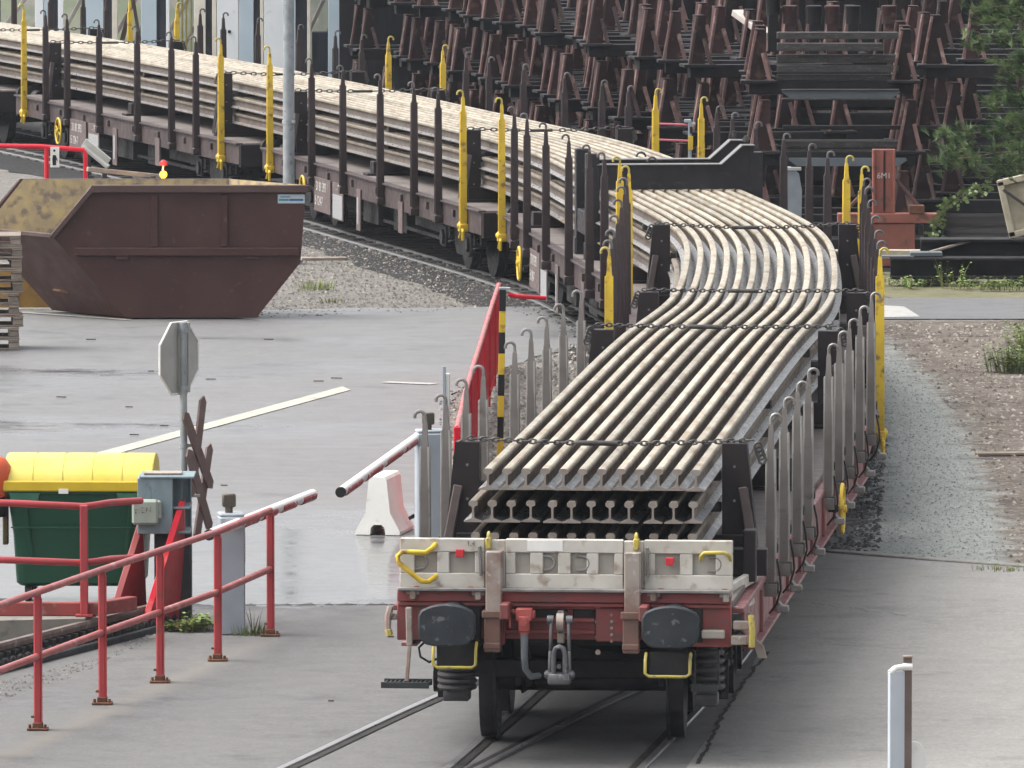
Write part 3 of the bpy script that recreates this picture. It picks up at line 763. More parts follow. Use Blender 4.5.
# pixel -> local x, z on the plane of the headstock (y = .6)
hx = lambda px: (px - 565.0) / 128.0
hz = lambda py: CAMH - (py - HZ) / 128.0
fl = MB(); fl.box((0, W1L/2, W1Z-.03), (2.62, W1L-1.5, .06)); fl.build('floor', M['planks'], w1)
sl_ = MB()
for s in (-1, 1):
    # fish-bellied side sill with flange top and bottom
    sl_.prism([(1.2, 1.18), (W1L-1.2, 1.18), (W1L-1.2, .98), (W1L-3.0, .80), (3.0, .80), (1.9, .80), (1.2, 1.0)], (s*1.36-.012, 0, 0), (0, 1, 0), (0, 0, 1), (1, 0, 0), .024)
    sl_.box((s*1.33, W1L/2, 1.205), (.12, W1L-1.7, .045)); sl_.bar((s*1.37, 1.9, .80), (s*1.37, W1L-3, .80), .13, .03)
    for k in range(10): sl_.box((s*1.385, 3.0 + k*1.65, .985), (.03, .025, .34))
sl_.build('side_sill', M['sill'], w1)
sk = MB()
sk.prism([(-.05, .06), (.06, -.30), (.13, -.30), (.10, -.20), (.05, -.16), (0, .06)], (1.40, 1.5, 1.06), (1, 0, 0), (0, 0, 1), (0, 1, 0), .05)
sk.build('sill_end_plate', M['strap'], w1)
uf = MB()
uf.box((0, W1L/2, 1.05), (.9, W1L-2.4, .34)); uf.box((0, 1.5, 1.08), (2.3, .25, .26)); uf.box((0, W1L-1.5, 1.08), (2.3, .25, .26))
for k in range(5): uf.box((0, 5.6 + k*2.4, .95), (2.5, .14, .36))
uf.box((.5, 8.6, .66), (.7, 1.2, .4)); uf.box((-.6, 11, .7), (.6, .9, .4))
uf.build('underframe', M['dark'], w1, 40)
b1 = bogie(w1, 3.2, W1Z); b1.rotation_euler.z = R(2); b1.location = (-.03 + 3.2*math.sin(R(2)), 3.2*(1-math.cos(R(2))), 0); b2 = bogie(w1, W1L-3.7, W1Z)
# headstock
hd = MB()
hd.box((hx(437), .66, hz(620)), (.66, .10, .40)); hd.box((hx(690), .66, hz(624)), (.66, .10, .40))
hd.box((hx(563.5), .71, hz(620)), (1.46, .08, .38))
hd.box((hx(564), .615, hz(599)), (2.63, .13, .10)); hd.box((hx(564), .64, hz(608)), (2.62, .14, .03))
for px in (501, 636): hd.box((hx(px), .66, hz(628)), (.05, .10, .34))
hd.box((hx(565), .65, hz(611)), (1.0, .05, .035)); hd.box((hx(545), .65, hz(624)), (.78, .05, .03)); hd.box((hx(545), .65, hz(636)), (.78, .05, .03))
hd.box((hx(613), .64, hz(628)), (.27, .05, .27))
for px, s_ in ((415, 1), (470, 1), (662, 1), (726, 1)): hd.box((hx(px), .60, hz(596)), (.05, .10, .09))
hd.build('headstock', M['red'], w1, 40)
for i in range(5):
    rv = MB(); rv.cyl((hx(612), .60, hz(618) - i*.052), (hx(612), .625, hz(618) - i*.052), .012, 8); rv.build('rivet', M['strap'], w1, 40)
for i in range(4):
    rv = MB(); rv.cyl((hx(598), .62, hz(610)-.12*i), (hx(598), .64, hz(610)-.12*i), .022, 8); rv.build('rivet', M['strap'], w1, 40)
for px in (412, 478, 655, 728):
    rv = MB(); rv.box((hx(px), .54, hz(598)), (.05, .06, .08)).cyl((hx(px)-.05, .545, hz(596)), (hx(px)+.05, .545, hz(596)), .022, 8); rv.build('hinge', M['strap'], w1, 40)
rc = MB(); rc.box((hx(540), .685, hz(619)), (.42, .05, .095)); rc.box((hx(585), .685, hz(619)), (.20, .05, .095)); rc.build('opening', M['black'], w1)
gs = MB(); gs.box((hx(565), .57, hz(592.5)), (2.62, .16, .025)); gs.build('edge_strip', M['hook'], w1)
# white end flap: frame with recessed panels
FY = .62; fp = MB()
flz0, flz1 = hz(591.5), hz(542)
def flapbox(x0, x1, y0, y1, d=.07):
    fp.box(((hx(x0)+hx(x1))/2, FY, (hz(y0)+hz(y1))/2), (hx(x1)-hx(x0), d, hz(y0)-hz(y1)), ch=.006)
for (x0, x1, wins) in ((398, 484, ((413, 436), (448, 474))), (505, 624, ((515, 530), (543, 558), (571, 587), (599, 615))), (645, 734, ((656, 681), (694, 717)))):
    flapbox(x0, x1, 542, 555.5); flapbox(x0, x1, 577, 592)
    e = [x0] + [v for w in wins for v in w] + [x1]
    for i in range(0, len(e), 2): flapbox(e[i], e[i+1], 555.6, 576.9, .068)
for x0, x1 in ((484, 505), (624, 645)): flapbox(x0+.2, x1-.2, 543, 591, .05)
flap = fp.build('end_flap', M['dirtwhite'], w1)
pn = MB(); pn.box((hx(566), FY+.012, hz(566)), (2.58, .02, .26), ch=.002); pn.build('recess_panel', M['panel'], flap)
for px in (417, 546, 581, 714):
    ring = MB(); c = (hx(px), FY-.02, hz(566))
    ring.tube([(c[0]-.035, c[1], c[2]-.055), (c[0]+.012, c[1]-.004, c[2]-.055)] + [(c[0]+.012+.055*math.sin(a), c[1]-.006, c[2]-.055*math.cos(a)) for a in [k*math.pi/6 for k in range(1, 6)]] + [(c[0]+.012, c[1]-.004, c[2]+.055), (c[0]-.035, c[1], c[2]+.055)], .010, 6)
    ring.build('lashing_ring', M['hook'], flap, 50)
for px, py in ((459, 556.5), (671, 563)):
    MB().box((hx(px), FY-.045, hz(py)), (.068, .03, .062)).build('red_tag', M['redmark'], flap)
for px in (479, 648):
    lv = MB(); lv.bar((hx(px), FY-.05, hz(549)), (hx(px)+.01, FY-.055, hz(579)), .022, .03); lv.build('latch_lever', M['hook'], flap)
for px in (488, 637):
    MB().box((hx(px), FY-.02, hz(546)), (.045, .10, .09)).tube([(hx(px), FY-.02+.03*math.cos(a), hz(541)+.04*math.sin(a)) for a in [k*math.pi/6 for k in range(12)]], .014, 6, closed=True).build('latch_eye', M['yellowhandle'], flap, 40)
nt_ = MB(); nt_.box((hx(545), FY-.036, hz(548.5)), (.28, .004, .085), ch=.001); nt_.build('paint_patch', M['white'], flap)
text('1,4', .055, M['darklettering'], 'lettering', flap, (hx(470), FY-.04, hz(547)), (R(90), 0, 0))
# two flap posts in front
for px in (494, 634):
    ps = MB(); ps.box((hx(px), FY-.09, hz(584)), (.125, .09, hz(553.5)-hz(614.5)))
    ps.box((hx(px)+.055, FY-.06, hz(575)), (.03, .13, .34)); ps.build('flap_post', M['strap'], w1)
    p2 = MB(); p2.box((hx(px)-.01, FY-.085, hz(637)), (.13, .10, hz(619)-hz(656))); p2.box((hx(px)-.005, FY-.09, hz(617)), (.17, .13, .06))
    p2.box((hx(px)-.012, FY-.09, hz(649)), (.135, .11, .05)); p2.build('post_socket', M['rust'] if 0 else mat('rusty brown socket', (.22, .115, .09), (.15, .10, .085), 6, rough=.65), w1)
# yellow grab handles
yh = MB(); yh.tube([(hx(434), FY-.03, hz(548)), (hx(432), FY-.09, hz(551)), (hx(425), FY-.12, hz(555.5)), (hx(402), FY-.12, hz(554.5)), (hx(397), FY-.12, hz(559)), (hx(398), FY-.12, hz(566)), (hx(421), FY-.12, hz(584.5)), (hx(428), FY-.10, hz(585)), (hx(435), FY-.03, hz(580))], .021, 8)
yh.build('grab_handle', M['yellow'], w1, 50, label='yellow bent grab handle on the left of the flap')
yh = MB(); yh.tube([(hx(702), FY-.03, hz(561)), (hx(703), FY-.09, hz(557)), (hx(706), FY-.1, hz(553.5)), (hx(726), FY-.1, hz(553)), (hx(731), FY-.09, hz(556)), (hx(732), FY-.03, hz(561))], .016, 8)
yh.build('grab_handle', M['yellowhandle'], w1, 50)
# buffers
for s in (-1, 1):
    z = 1.155
    bu = thing('buffer', None, None, (s*.876, 0, z)); bu.parent = w1
    pl = [(-.225, -.06), (-.225, .07), (-.20, .115), (-.13, .148), (-.06, .163), (0, .167), (.06, .163), (.13, .148), (.20, .115), (.225, .07), (.225, -.06), (.205, -.115), (.165, -.152), (.10, -.165), (-.10, -.165), (-.165, -.152), (-.205, -.115)]
    d = MB(); n = len(pl)
    rings = [(.93, -.012), (1.0, .004), (1.0, .035), (.9, .045)]
    vs = []
    for (k, y) in rings: vs += [(p[0]*k, y - .010*(1-(p[0]/.23)**2)*(1 if y < .01 else 0), p[1]*k) for p in pl]
    vs.append((0, -.026, 0)); fs = [tuple(3*n + k for k in range(n))]
    for i in range(3):
        for k in range(n): fs.append((i*n+k, i*n+(k+1) % n, i*n+n+(k+1) % n, i*n+n+k))
    for k in range(n): fs.append((4*n, (k+1) % n, k))
    d.add(vs, fs).build('buffer_plate', M['buffer'], bu, 40)
    e = MB(); e.cyl((0, .04, 0), (0, .34, 0), .105, 20).cyl((0, .30, 0), (0, .62, 0), .135, 20).box((0, .605, 0), (.42, .04, .36))
    e.build('buffer_housing', M['dark'], bu, 40)
for px, py in ((507, 612), (647, 613)): MB().box((hx(px), .45, hz(py)), (.07, .3, .12)).build('buffer_bracket', M['red'], w1)
# yellow U steps under the buffers, dark boxes in them
for xa, xb, y0, y1 in ((434, 477, 646, 670), (648, 693, 655, 677)):
    MB().tube([(hx(xa), .5, hz(y0)), (hx(xa), .42, hz(y0+6)), (hx(xa)+.0, .40, hz(y1-3)), (hx(xa)+.03, .40, hz(y1)), (hx(xb)-.03, .40, hz(y1)), (hx(xb), .40, hz(y1-3)), (hx(xb), .42, hz(y0+6)), (hx(xb), .5, hz(y0))], .013, 7).build('shunter_step', M['yellowhandle'], w1, 50)
    MB().box(((hx(xa)+hx(xb))/2, .7, hz((y0+y1)/2)), (.30, .4, .19)).build('step_box', M['black'], w1)
# coupling: hook, shackle, links
cp = thing('screw_coupling', None, None); cp.parent = w1
c0 = hx(562)
h = MB(); h.prism([(-.02, .06), (.10, .07), (.17, .02), (.17, -.05), (.11, -.11), (.03, -.09), (.06, -.05), (.10, -.03), (.09, .0), (-.02, -.02)], (c0-.022, .58, 1.16), (0, -1, 0), (0, 0, 1), (1, 0, 0), .044)
h.cyl((c0, .45, 1.18), (c0, .75, 1.18), .04, 12); h.build('draw_hook', M['steel'], cp, 50)
h = MB()
for s in (-1, 1):
    h.bar((c0+s*.068, .42, hz(621)), (c0+s*.075, .40, hz(652)), .024, .045); h.bar((c0+s*.075, .40, hz(652)), (c0+s*.082, .38, hz(684)), .024, .05)
    h.cyl((c0+s*.05, .42, hz(621)), (c0+s*.10, .42, hz(621)), .035, 12); h.cyl((c0+s*.06, .39, hz(676)), (c0+s*.11, .39, hz(676)), .035, 12)
h.cyl((c0-.12, .39, hz(676)), (c0+.12, .39, hz(676)), .022, 10)
h.tube([(c0-.045, .36, hz(676)), (c0-.045, .36, hz(655)), (c0-.03, .36, hz(649)), (c0, .36, hz(647)), (c0+.03, .36, hz(649)), (c0+.045, .36, hz(655)), (c0+.045, .36, hz(676))], .02, 8)
h.box((c0, .36, hz(680)), (.17, .06, .085)); h.cyl((c0, .32, hz(667)), (c0, .34, hz(667)), .018, 8)
h.build('coupling_link', M['steel'], cp, 50)
h = MB(); h.lathe([(-.03, .04), (-.028, .075), (.028, .075), (.03, .04)], (c0, .46, hz(624)), (1, 0, 0), 16); h.box((c0, .50, hz(634)), (.055, .06, .18)); h.build('coupling_knuckle', M['strap'], cp, 40)
# brake hose
bh = thing('brake_hose', None, None); bh.parent = w1
x0 = hx(525)
h = MB(); h.box((x0, .52, hz(617)), (.13, .12, .10)).box((x0, .50, hz(626)), (.085, .1, .12)).cyl((x0, .40, hz(624)), (x0, .46, hz(624)), .03, 10).cyl((x0-.10, .52, hz(613)), (x0-.05, .52, hz(617)), .015, 8)
h.bar((x0-.115, .50, hz(610)), (x0-.11, .48, hz(630)), .014, .02).cyl((x0, .50, hz(631)), (x0, .50, hz(637)), .035, 10).box((x0+.06, .52, hz(617)), (.05, .09, .06))
h.build('brake_cock', mat('red brake cock', (.55, .13, .11), (.42, .09, .08), 7, rough=.5), bh, 40)
h = MB(); h.tube([(x0, .50, hz(636)), (x0+.004, .47, hz(646)), (x0+.006, .45, hz(660)), (x0+.012, .47, hz(672)), (x0+.05, .52, hz(680)), (x0+.11, .6, hz(680))], [.032, .03, .028, .026, .026, .024], 10); h.build('hose', M['hose'], bh, 60)
# left side: step bar, tread, hooks ; right side: rod, step, lever
h = MB(); h.bar((hx(408), .52, hz(611)), (hx(408.5), .54, hz(650)), .05, .04, up=(0, 1, 0)).bar((hx(408.5), .54, hz(648)), (hx(406), .50, hz(686)), .032, .03, up=(0, 1, 0)); h.build('step_bar', M['strap'], w1)
h = MB()
for k in range(11): h.box((hx(385)+.034*k, .5, hz(688)), (.016, .26, .03))
h.box((hx(406), .375, hz(688)), (.38, .014, .05)).box((hx(406), .625, hz(688)), (.38, .014, .05)); h.build('step_tread', M['charcoal'], w1)
h = MB()
for k in range(6): h.box((hx(694)+.036*k, .78, hz(692)), (.018, .22, .03))
h.box((hx(705), .67, hz(692)), (.21, .014, .06)).box((hx(705), .89, hz(692)), (.21, .014, .06)).bar((hx(694), .8, hz(692)), (hx(694), .8, hz(655)), .02, .03, up=(0, 1, 0)).bar((hx(718), .8, hz(692)), (hx(718), .8, hz(655)), .02, .03, up=(0, 1, 0)); h.build('step_tread', M['charcoal'], w1)
h = MB(); h.box((hx(715), .58, hz(636)), (.18, .08, .065)); h.build('foot_grip', M['panel'], w1)
h = MB(); h.tube([(hx(388), .62, hz(613)), (hx(386), .58, hz(622)), (hx(386), .56, hz(636)), (hx(389), .56, hz(640))], .028, 7).bar((hx(388), .62, hz(622)), (hx(398), .64, hz(622)), .04, .05); h.build('end_hook', M['strap'], w1, 50)
h = MB(); h.tube([(hx(387), .53, hz(634)), (hx(388), .53, hz(640))], .03, 7); h.build('hook_tip', M['yellowhandle'], w1, 50)
h = MB(); h.tube([(hx(753), .54, hz(616)), (hx(754.5), .52, hz(630)), (hx(754), .53, hz(648))], .026, 7); h.build('release_lever', M['yellowhandle'], w1, 50)
h = MB(); h.bar((hx(735), .60, hz(627)), (hx(752), .58, hz(627)), .05, .07).box((hx(741), .60, hz(642)), (.13, .10, .07)); h.build('rod_bracket', M['strap'], w1)
h = MB(); h.tube([(hx(424), .62, hz(646)), (hx(417), .6, hz(653)), (hx(419), .58, hz(662)), (hx(428), .56, hz(667)), (hx(436), .62, hz(664))], .010, 6); h.build('cable', M['black'], w1, 60)
# axlebox springs and the front bogie beam
for px, z0, z1, r in ((451, hz(711), hz(662), .135), (705, hz(714), hz(646), .115)):
    h = MB(); xx = hx(px); n = 6
    for k in range(n):
        z = z1 - (z1-z0) * .78 * (k+.5) / n
        h.tube([(xx + r*math.cos(a), .98 + r*math.sin(a), z) for a in [j*math.pi/8 for j in range(16)]], .024, 7, closed=True)
    h.cyl((xx, .98, z0+.04), (xx, .98, z1), r*.72, 14).box((xx, .98, z0+.05), (r*1.5, .2, .10)).box((xx, 1.2, z1+.02), (r*2.2, .75, .05))
    h.build('axle_spring', mat('grimy spring steel', (.045, .042, .045), (.065, .06, .062), 6, rough=.5) if 'grimy spring steel' not in bpy.data.materials else bpy.data.materials['grimy spring steel'], w1, 50)
h = MB(); pr = [(hx(500), hz(656)), (hx(560), hz(673)), (hx(600), hz(679)), (hx(640), hz(672)), (hx(660), hz(664)), (hx(660), hz(684)), (hx(600), hz(694)), (hx(560), hz(690)), (hx(500), hz(676))]
h.prism(pr, (0, 2.15, 0), (1, 0, 0), (0, 0, 1), (0, 1, 0), .05)
h.cyl((hx(490), 2.2, hz(689)), (hx(655), 2.2, hz(689)), .035, 10)
for px in (497, 508, 645): h.bar((hx(px), 2.1, hz(655)), (hx(px)+.02, 2.15, hz(712)), .05, .06)
h.build('bogie_beam', mat('grimy bogie beam', (.04, .038, .04), (.06, .055, .055), 5, rough=.5), w1, 40)
for px in (498, 650):
    h = MB(); h.tube([(hx(px), 2.3, hz(700)), (hx(px)+.05, 2.2, hz(718)), (hx(px)+.12, 2.2, hz(712)), (hx(px)+.14, 2.3, hz(695))], .03, 8)
    h.build('brake_shoe', M['dark'], w1, 50)
# grey stakes
Y1 = [3.6, 5.3, 7.0, 8.5, 11.4, 13.0, 14.6, 16.35, 18.3]
for s in (-1, 1):
    sm = stake_mesh(1.05, 2.455, .10, .08, .07, s, M['stake'], True, M['stakeedge']); hm = hook_mesh(2.455, s, M['hook'])
    pm, cm, lm = pocket_mesh(s, 1.18), clevis_mesh(s, 1.16), loop_mesh(s, 1.30)
    for y in Y1:
        o = put(sm, 'stake', w1, (s*1.42, y, 0)); put(hm, 'hook', o, (0, 0, 0))
        q = put(pm, 'stake_pocket', w1, (s*1.42, y, 0)); put(cm, 'clevis', q, (0, 0, 0)); put(lm, 'lashing_ring', q, (0, 0, 0))
hw = handwheel_mesh(.22)
put(hw, 'handbrake_wheel', w1, (1.50, 12.2, .98))
h = MB(); h.box((1.42, 12.2, .98), (.10, .08, .06)); h.build('brake_spindle', M['dark'], w1)
h = MB(); h.bar((1.18, .72, W1Z+.02), (1.34, 2.9, W1Z+.0), .05, .10); h.bar((1.32, .9, 1.2), (1.36, 2.2, 1.15), .05, .06); h.build('stowed_bar', M['dirtwhite'], w1)
for c_, d_ in (((1.20, 2.75, W1Z+.12), (.5, .18, .22)), ((1.33, 2.45, W1Z+.20), (.10, .16, .42)), ((-1.25, 2.75, W1Z+.10), (.4, .14, .20))):
    h = MB(); h.box(c_, d_); h.build('stop_block', M['dkbrown'], w1)

# ------------------------------------------------------------------ brown wagons behind
def line_from(f, r):
    s = (r[0]-f[0]) / (r[1]-f[1]); return s
BW = [((2.378, 93.9), (2.765, 108.9), 'brown flat wagon coupled behind the red one, in the bend of the rails'),
      ((2.688, 111.6), (1.236, 127.0), 'brown flat wagon carrying the heavy clamp frame'),
      ((.668, 129.4), (-2.52, 144.9), 'brown flat wagon left of the clamp wagon, its lettered panels by the grey pole'),
      ((-3.33, 147.8), (-7.40, 163.2), 'brown flat wagon above the skip, in front of the white hall'),
      ((-8.25, 166.3), (-12.6, 181.2), 'farthest brown flat wagon, cut off by the left photo edge')]
ZB = 1.06
YB = [1.8, 3.6, 6.2, 9.2, 11.8, 13.6]
WL = 15.45
STK = {}
for s in (-1, 1):
    STK[s] = (stake_mesh(.74, 2.575, .105, .075, .08, s, M['stakebrown']), hook_mesh(2.575, s, M['dhook']),
              stake_mesh(.72, 2.615, .098, .068, .075, s, M['yellow']), hook_mesh(2.615, s, M['yellowhandle']))
def make_brown(i, fr, rr, label):
    s0 = (rr[0]-fr[0]) / (rr[1]-fr[1]); ang = -math.atan(s0)
    w = thing('flat_wagon', label, 'railway wagon', (fr[0], fr[1], 0), ang, 'flat wagons carrying the long rails')
    y0, y1 = -1.0, WL + 1.0
    fl = MB(); fl.box((0, (y0+y1)/2, ZB-.03), (2.56, y1-y0-.1, .06)); fl.build('floor', M['planks'], w)
    for s in (-1, 1):
        b = MB(); b.box((s*1.30, (y0+y1)/2, ZB-.18), (.05, y1-y0, .33)); b.box((s*1.31, (y0+y1)/2, ZB-.01), (.12, y1-y0-.02, .03))
        for k in range(8): b.box((s*1.335, .9 + k*1.95, ZB-.14), (.06, .10, .10), ch=.004)
        b.build('side_sill', M['brown'], w)
    u = MB(); u.box((0, WL/2, .84), (.8, WL-.5, .30))
    u.prism([(3.6, .80), (11.8, .80), (10.4, .50), (5.0, .50)], (-.35, 0, 0), (0, 1, 0), (0, 0, 1), (1, 0, 0), .7)
    for k in range(6): u.box((0, 1.2 + k*2.6, .86), (2.4, .12, .26))
    u.box((-1.0, 4.2, .62), (.08, 2.2, .26)); u.box((-1.0, 11.4, .60), (.08, 2.0, .22)); u.box((-.95, 8.2, .52), (.4, 1.2, .34)); u.cyl((-.9, 9.4, .55), (-.9, 10.6, .55), .19, 14); u.bar((-1.05, 3.2, .42), (-1.05, 12.2, .42), .05, .05); u.box((-.8, 6.4, .50), (.5, 1.0, .35)); u.box((.8, 9.0, .5), (.5, 1.0, .35)); u.build('underframe', M['dark'], w)
    bogie(w, 1.6, ZB); bogie(w, WL-1.6, ZB)
    for e, yy in ((-1, y0), (1, y1)):
        b = MB(); b.box((0, yy, ZB-.20), (2.62, .12, .36)); b.build('headstock', M['dkbrown'], w)
        for s in (-1, 1):
            c = MB(); c.cyl((s*.876, yy, 1.0), (s*.876, yy + e*.36, 1.0), .12, 14).cyl((s*.876, yy+e*.36, 1.0), (s*.876, yy+e*.52, 1.0), .09, 12).lathe([(0, .02), (0, .2), (.03, .2), (.045, .1)], (s*.876, yy+e*.5, 1.0), (0, e, 0), 16)
            c.build('buffer', M['dark'], w, 40)
        c = MB(); c.box((0, yy+e*.3, .98), (.10, .6, .14)); c.build('draw_gear', M['dark'], w)
    for s in (-1, 1):
        sm, hm, ym, yhm = STK[s]
        for y in YB:
            o = put(sm, 'stake', w, (s*1.385, y, 0)); put(hm, 'hook', o, (0, 0, 0))
        for y in (0.0, WL):
            o = put(ym, 'end_stake', w, (s*1.385, y, 0)); put(yhm, 'hook', o, (0, 0, 0))
            c = MB(); c.tube([(s*1.42, y-.16, .60), (s*1.42, y-.18, .72), (s*1.40, y-.02, .76), (s*1.42, y+.08, .62)], .022, 7).lathe([(0, .02), (.03, .055), (.07, .055), (.1, .02)], (s*1.37, y, .80), (s, 0, 0), 12)
            c.build('stake_lock', M['yellow'], w, 50)
    # left side details: hand wheel, lettered panels, hanging plates
    put(hw, 'handbrake_wheel', w, (-1.45, WL-3.2, .62))
    c = MB(); c.box((-1.40, WL-3.2, .62), (.12, .08, .06)).bar((-1.38, WL-3.2, .62), (-1.33, WL-3.2, .86), .05, .08, up=(1, 0, 0)); c.build('brake_spindle', M['dark'], w)
    c = MB(); c.box((-1.345, WL-4.35, .60), (.02, 1.35, .52)); pa = c.build('number_panel', M['infoplate'], w)
    q = (R(90), 0, R(-90))
    text('31 81 393', .20, M['lettering'], 'lettering', pa, (-1.358, WL-4.28, .72), q)
    text('5 124-7', .20, M['lettering'], 'lettering', pa, (-1.358, WL-4.10, .50), q)
    c = MB(); c.box((-1.345, WL-5.65, .58), (.02, .85, .56)); pb = c.build('data_panel', M['infoplate'], w)
    c = MB(); c.box((-1.358, WL-5.65, .50), (.006, .78, .36), ch=.001); c.build('data_sheet', M['greyplate'], pb)
    text('-  P', .17, M['lettering'], 'lettering', pb, (-1.358, WL-5.65, .77), q)
    for yy, hh in ((WL-7.3, .62), (WL-10.6, .46)):
        c = MB(); c.box((-1.34, yy, .86-hh/2), (.02, .32, hh)); c.build('hanging_plate', M['infoplate'], w)
    c = MB(); c.box((-1.356, WL-7.3, .54), (.004, .12, .40), ch=.001); c.build('scale_strip', M['greyplate'], w)
    return w
wag = [w1] + [make_brown(i, *b) for i, b in enumerate(BW)]

# ------------------------------------------------------------------ bolster frames and timbers under the load
LX = Spline([72.5, 74.6, 80, 88.0, 93, 97, 103, 109, 113, 117.5, 122, 127, 137, 147, 155, 163, 175, 190, 204],
            [.615, .791, 1.244, 1.915, 2.30, 2.555, 2.79, 2.81, 2.53, 2.08, 1.66, 1.12, -.86, -3.1, -5.1, -7.3, -11.0, -16.2, -21.6])
LZ = Spline([72.5, 80, 88.7, 92.5, 97, 103, 109, 120, 204], [2.27, 2.265, 2.225, 2.13, 2.02, 1.975, 1.965, 1.96, 1.96])
BD = [(74.7, W1Z, 2.32, 0), (82.0, W1Z, None, 0), (88.7, W1Z, 2.23, 0),
      (96.6, ZB, 2.06, 1), (109.0 - 1.2, ZB, 2.10, 1), (113.2, ZB, None, 2), (124.5, ZB, None, 2),
      (130.6, ZB, 2.08, 3), (137.5, ZB, None, 3), (143.2, ZB, 2.05, 3), (149.0, ZB, 2.08, 4), (156, ZB, None, 4), (161.9, ZB, 2.05, 4), (167.6, ZB, 2.05, 5), (180, ZB, None, 5)]
BLAB = {74.7: 'dark brown bolster frame at the near end of the load', 88.7: 'black bolster frame at the far end of the red wagon',
        96.6: 'black bolster frame at the near end of the bend', 107.8: 'black bolster frame in the middle of the bend below the clamp',
        130.6: 'dark bolster post frame between the two yellow stakes left of the clamp', 143.2: 'bolster frame beside the tall grey pole',
        149.0: 'brown bolster frame between yellow stakes right above the skip', 161.9: 'bolster frame at the far end of the wagon above the skip', 167.6: 'bolster frame at the left photo edge',
        82.0: 'low cross bearer in the middle of the red wagon', 113.2: 'low cross bearer under the rails just before the clamp', 124.5: 'low cross bearer under the rails beyond the clamp',
        137.5: 'low dark cross bearer on the wagon beside the grey pole', 156: 'low dark cross bearer on the wagon above the skip', 180: 'low cross bearer on the farthest wagon'}
for (D, zf, zt, wi) in BD:
    s = LX.slope(D); a = -math.atan(s)
    bx_ = LX(D) - (.07 if D < 76 else 0)
    zb0 = LZ(D) - .255*2 - .172 - .003                        # underside of the lowest layer
    post = zt is not None
    t = thing('bolster_frame' if post else 'cross_bearer', BLAB[D], 'bolster' if post else 'bearer', (bx_, D, zf), a, 'bolsters carrying the rails on the wagons')
    h0 = zb0 - zf
    b = MB(); b.box((0, 0, h0/2), (2.35 if post else 2.3, .26, h0 - .002)); b.box((0, 0, .02), (2.5, .34, .035)); b.build('beam', M['dkbrown'], t)
    if post:
        H = zt - zf
        for sd_ in (-1, 1):
            p = MB()
            p.prism([(.0, .05), (.30, .05), (.20, H), (.0, H)], (sd_*.99, -.09, 0), (sd_, 0, 0), (0, 0, 1), (0, 1, 0), .18)
            po = p.build('post', M['dkbrown'], t)
            r_ = MB(); r_.bar((sd_*1.27, -.22, .06), (sd_*1.16, -.12, H*.66), .075, .05, up=(0, 1, 0)); r_.build('brace', mat('dusty brace', (.11, .085, .08), (.085, .064, .062), 6, rough=.6) if 'dusty brace' not in bpy.data.materials else bpy.data.materials['dusty brace'], t)
            for zz in (.25, .55, .82):
                k = MB(); k.cyl((sd_*1.09, -.098, H*zz), (sd_*1.09, -.088, H*zz), .012, 8); k.build('bolt', M['hook'], po)
            if sd_ < 0 or D > 76:
                k = MB(); k.cyl((sd_*.985, 0, H*.62), (sd_*.92, 0, H*.62), .07, 10); k.build('side_pad', M['black'], t)
    # timbers between the layers
    for lay in (0, 1):
        z = LZ(D) - .255*lay - .172 - .0415
        tb = MB(); tb.box((0, 0, 0), (1.82, .09, .080)); o = tb.build('timber', M['wood'], None, loc=(LX(D), D, z), rz=a)
        tag(o, 'thin timber packing between rail layers', 'timber', 'timbers packed between the rail layers')

# ------------------------------------------------------------------ the rails themselves
PR = [(-.075, 0), (.075, 0), (.075, .010), (.045, .020), (.014, .033), (.0085, .050), (.0085, .110), (.013, .124), (.034, .132), (.036, .146), (.035, .160), (.026, .1705), (.010, .172),
      (-.010, .172), (-.026, .1705), (-.035, .160), (-.036, .146), (-.034, .132), (-.013, .124), (-.0085, .110), (-.0085, .050), (-.014, .033), (-.045, .020), (-.075, .010)]
LAYN = ['top', 'middle', 'bottom']
DS = []
D = 0.0
rdr = random.Random(31)
def rail_path(off, zoff, d0, d1):
    fr = []; D = d0
    while True:
        s = LX.slope(D); t = Vector((s, 1, 0)).normalized(); x = Vector((t.y, -t.x, 0))
        fr.append((Vector((LX(D), D, LZ(D) + zoff)) + x * off, x, Vector((0, 0, 1))))
        if D >= d1: break
        D = min(d1, D + (.55 if D < 128 else 1.2))
    return fr
gaps = [[.1505]*12, [.152, .152, .152, .178, .152, .152, .152, .152, .19, .165, .152, .152], [.152, .152, .152, .153, .153, .156, .156, .153, .19, .155, .152, .152]]
start = [-.905, -1.02, -1.00]
gaps[1] = [g_ * .965 if False else g_ for g_ in gaps[1]]
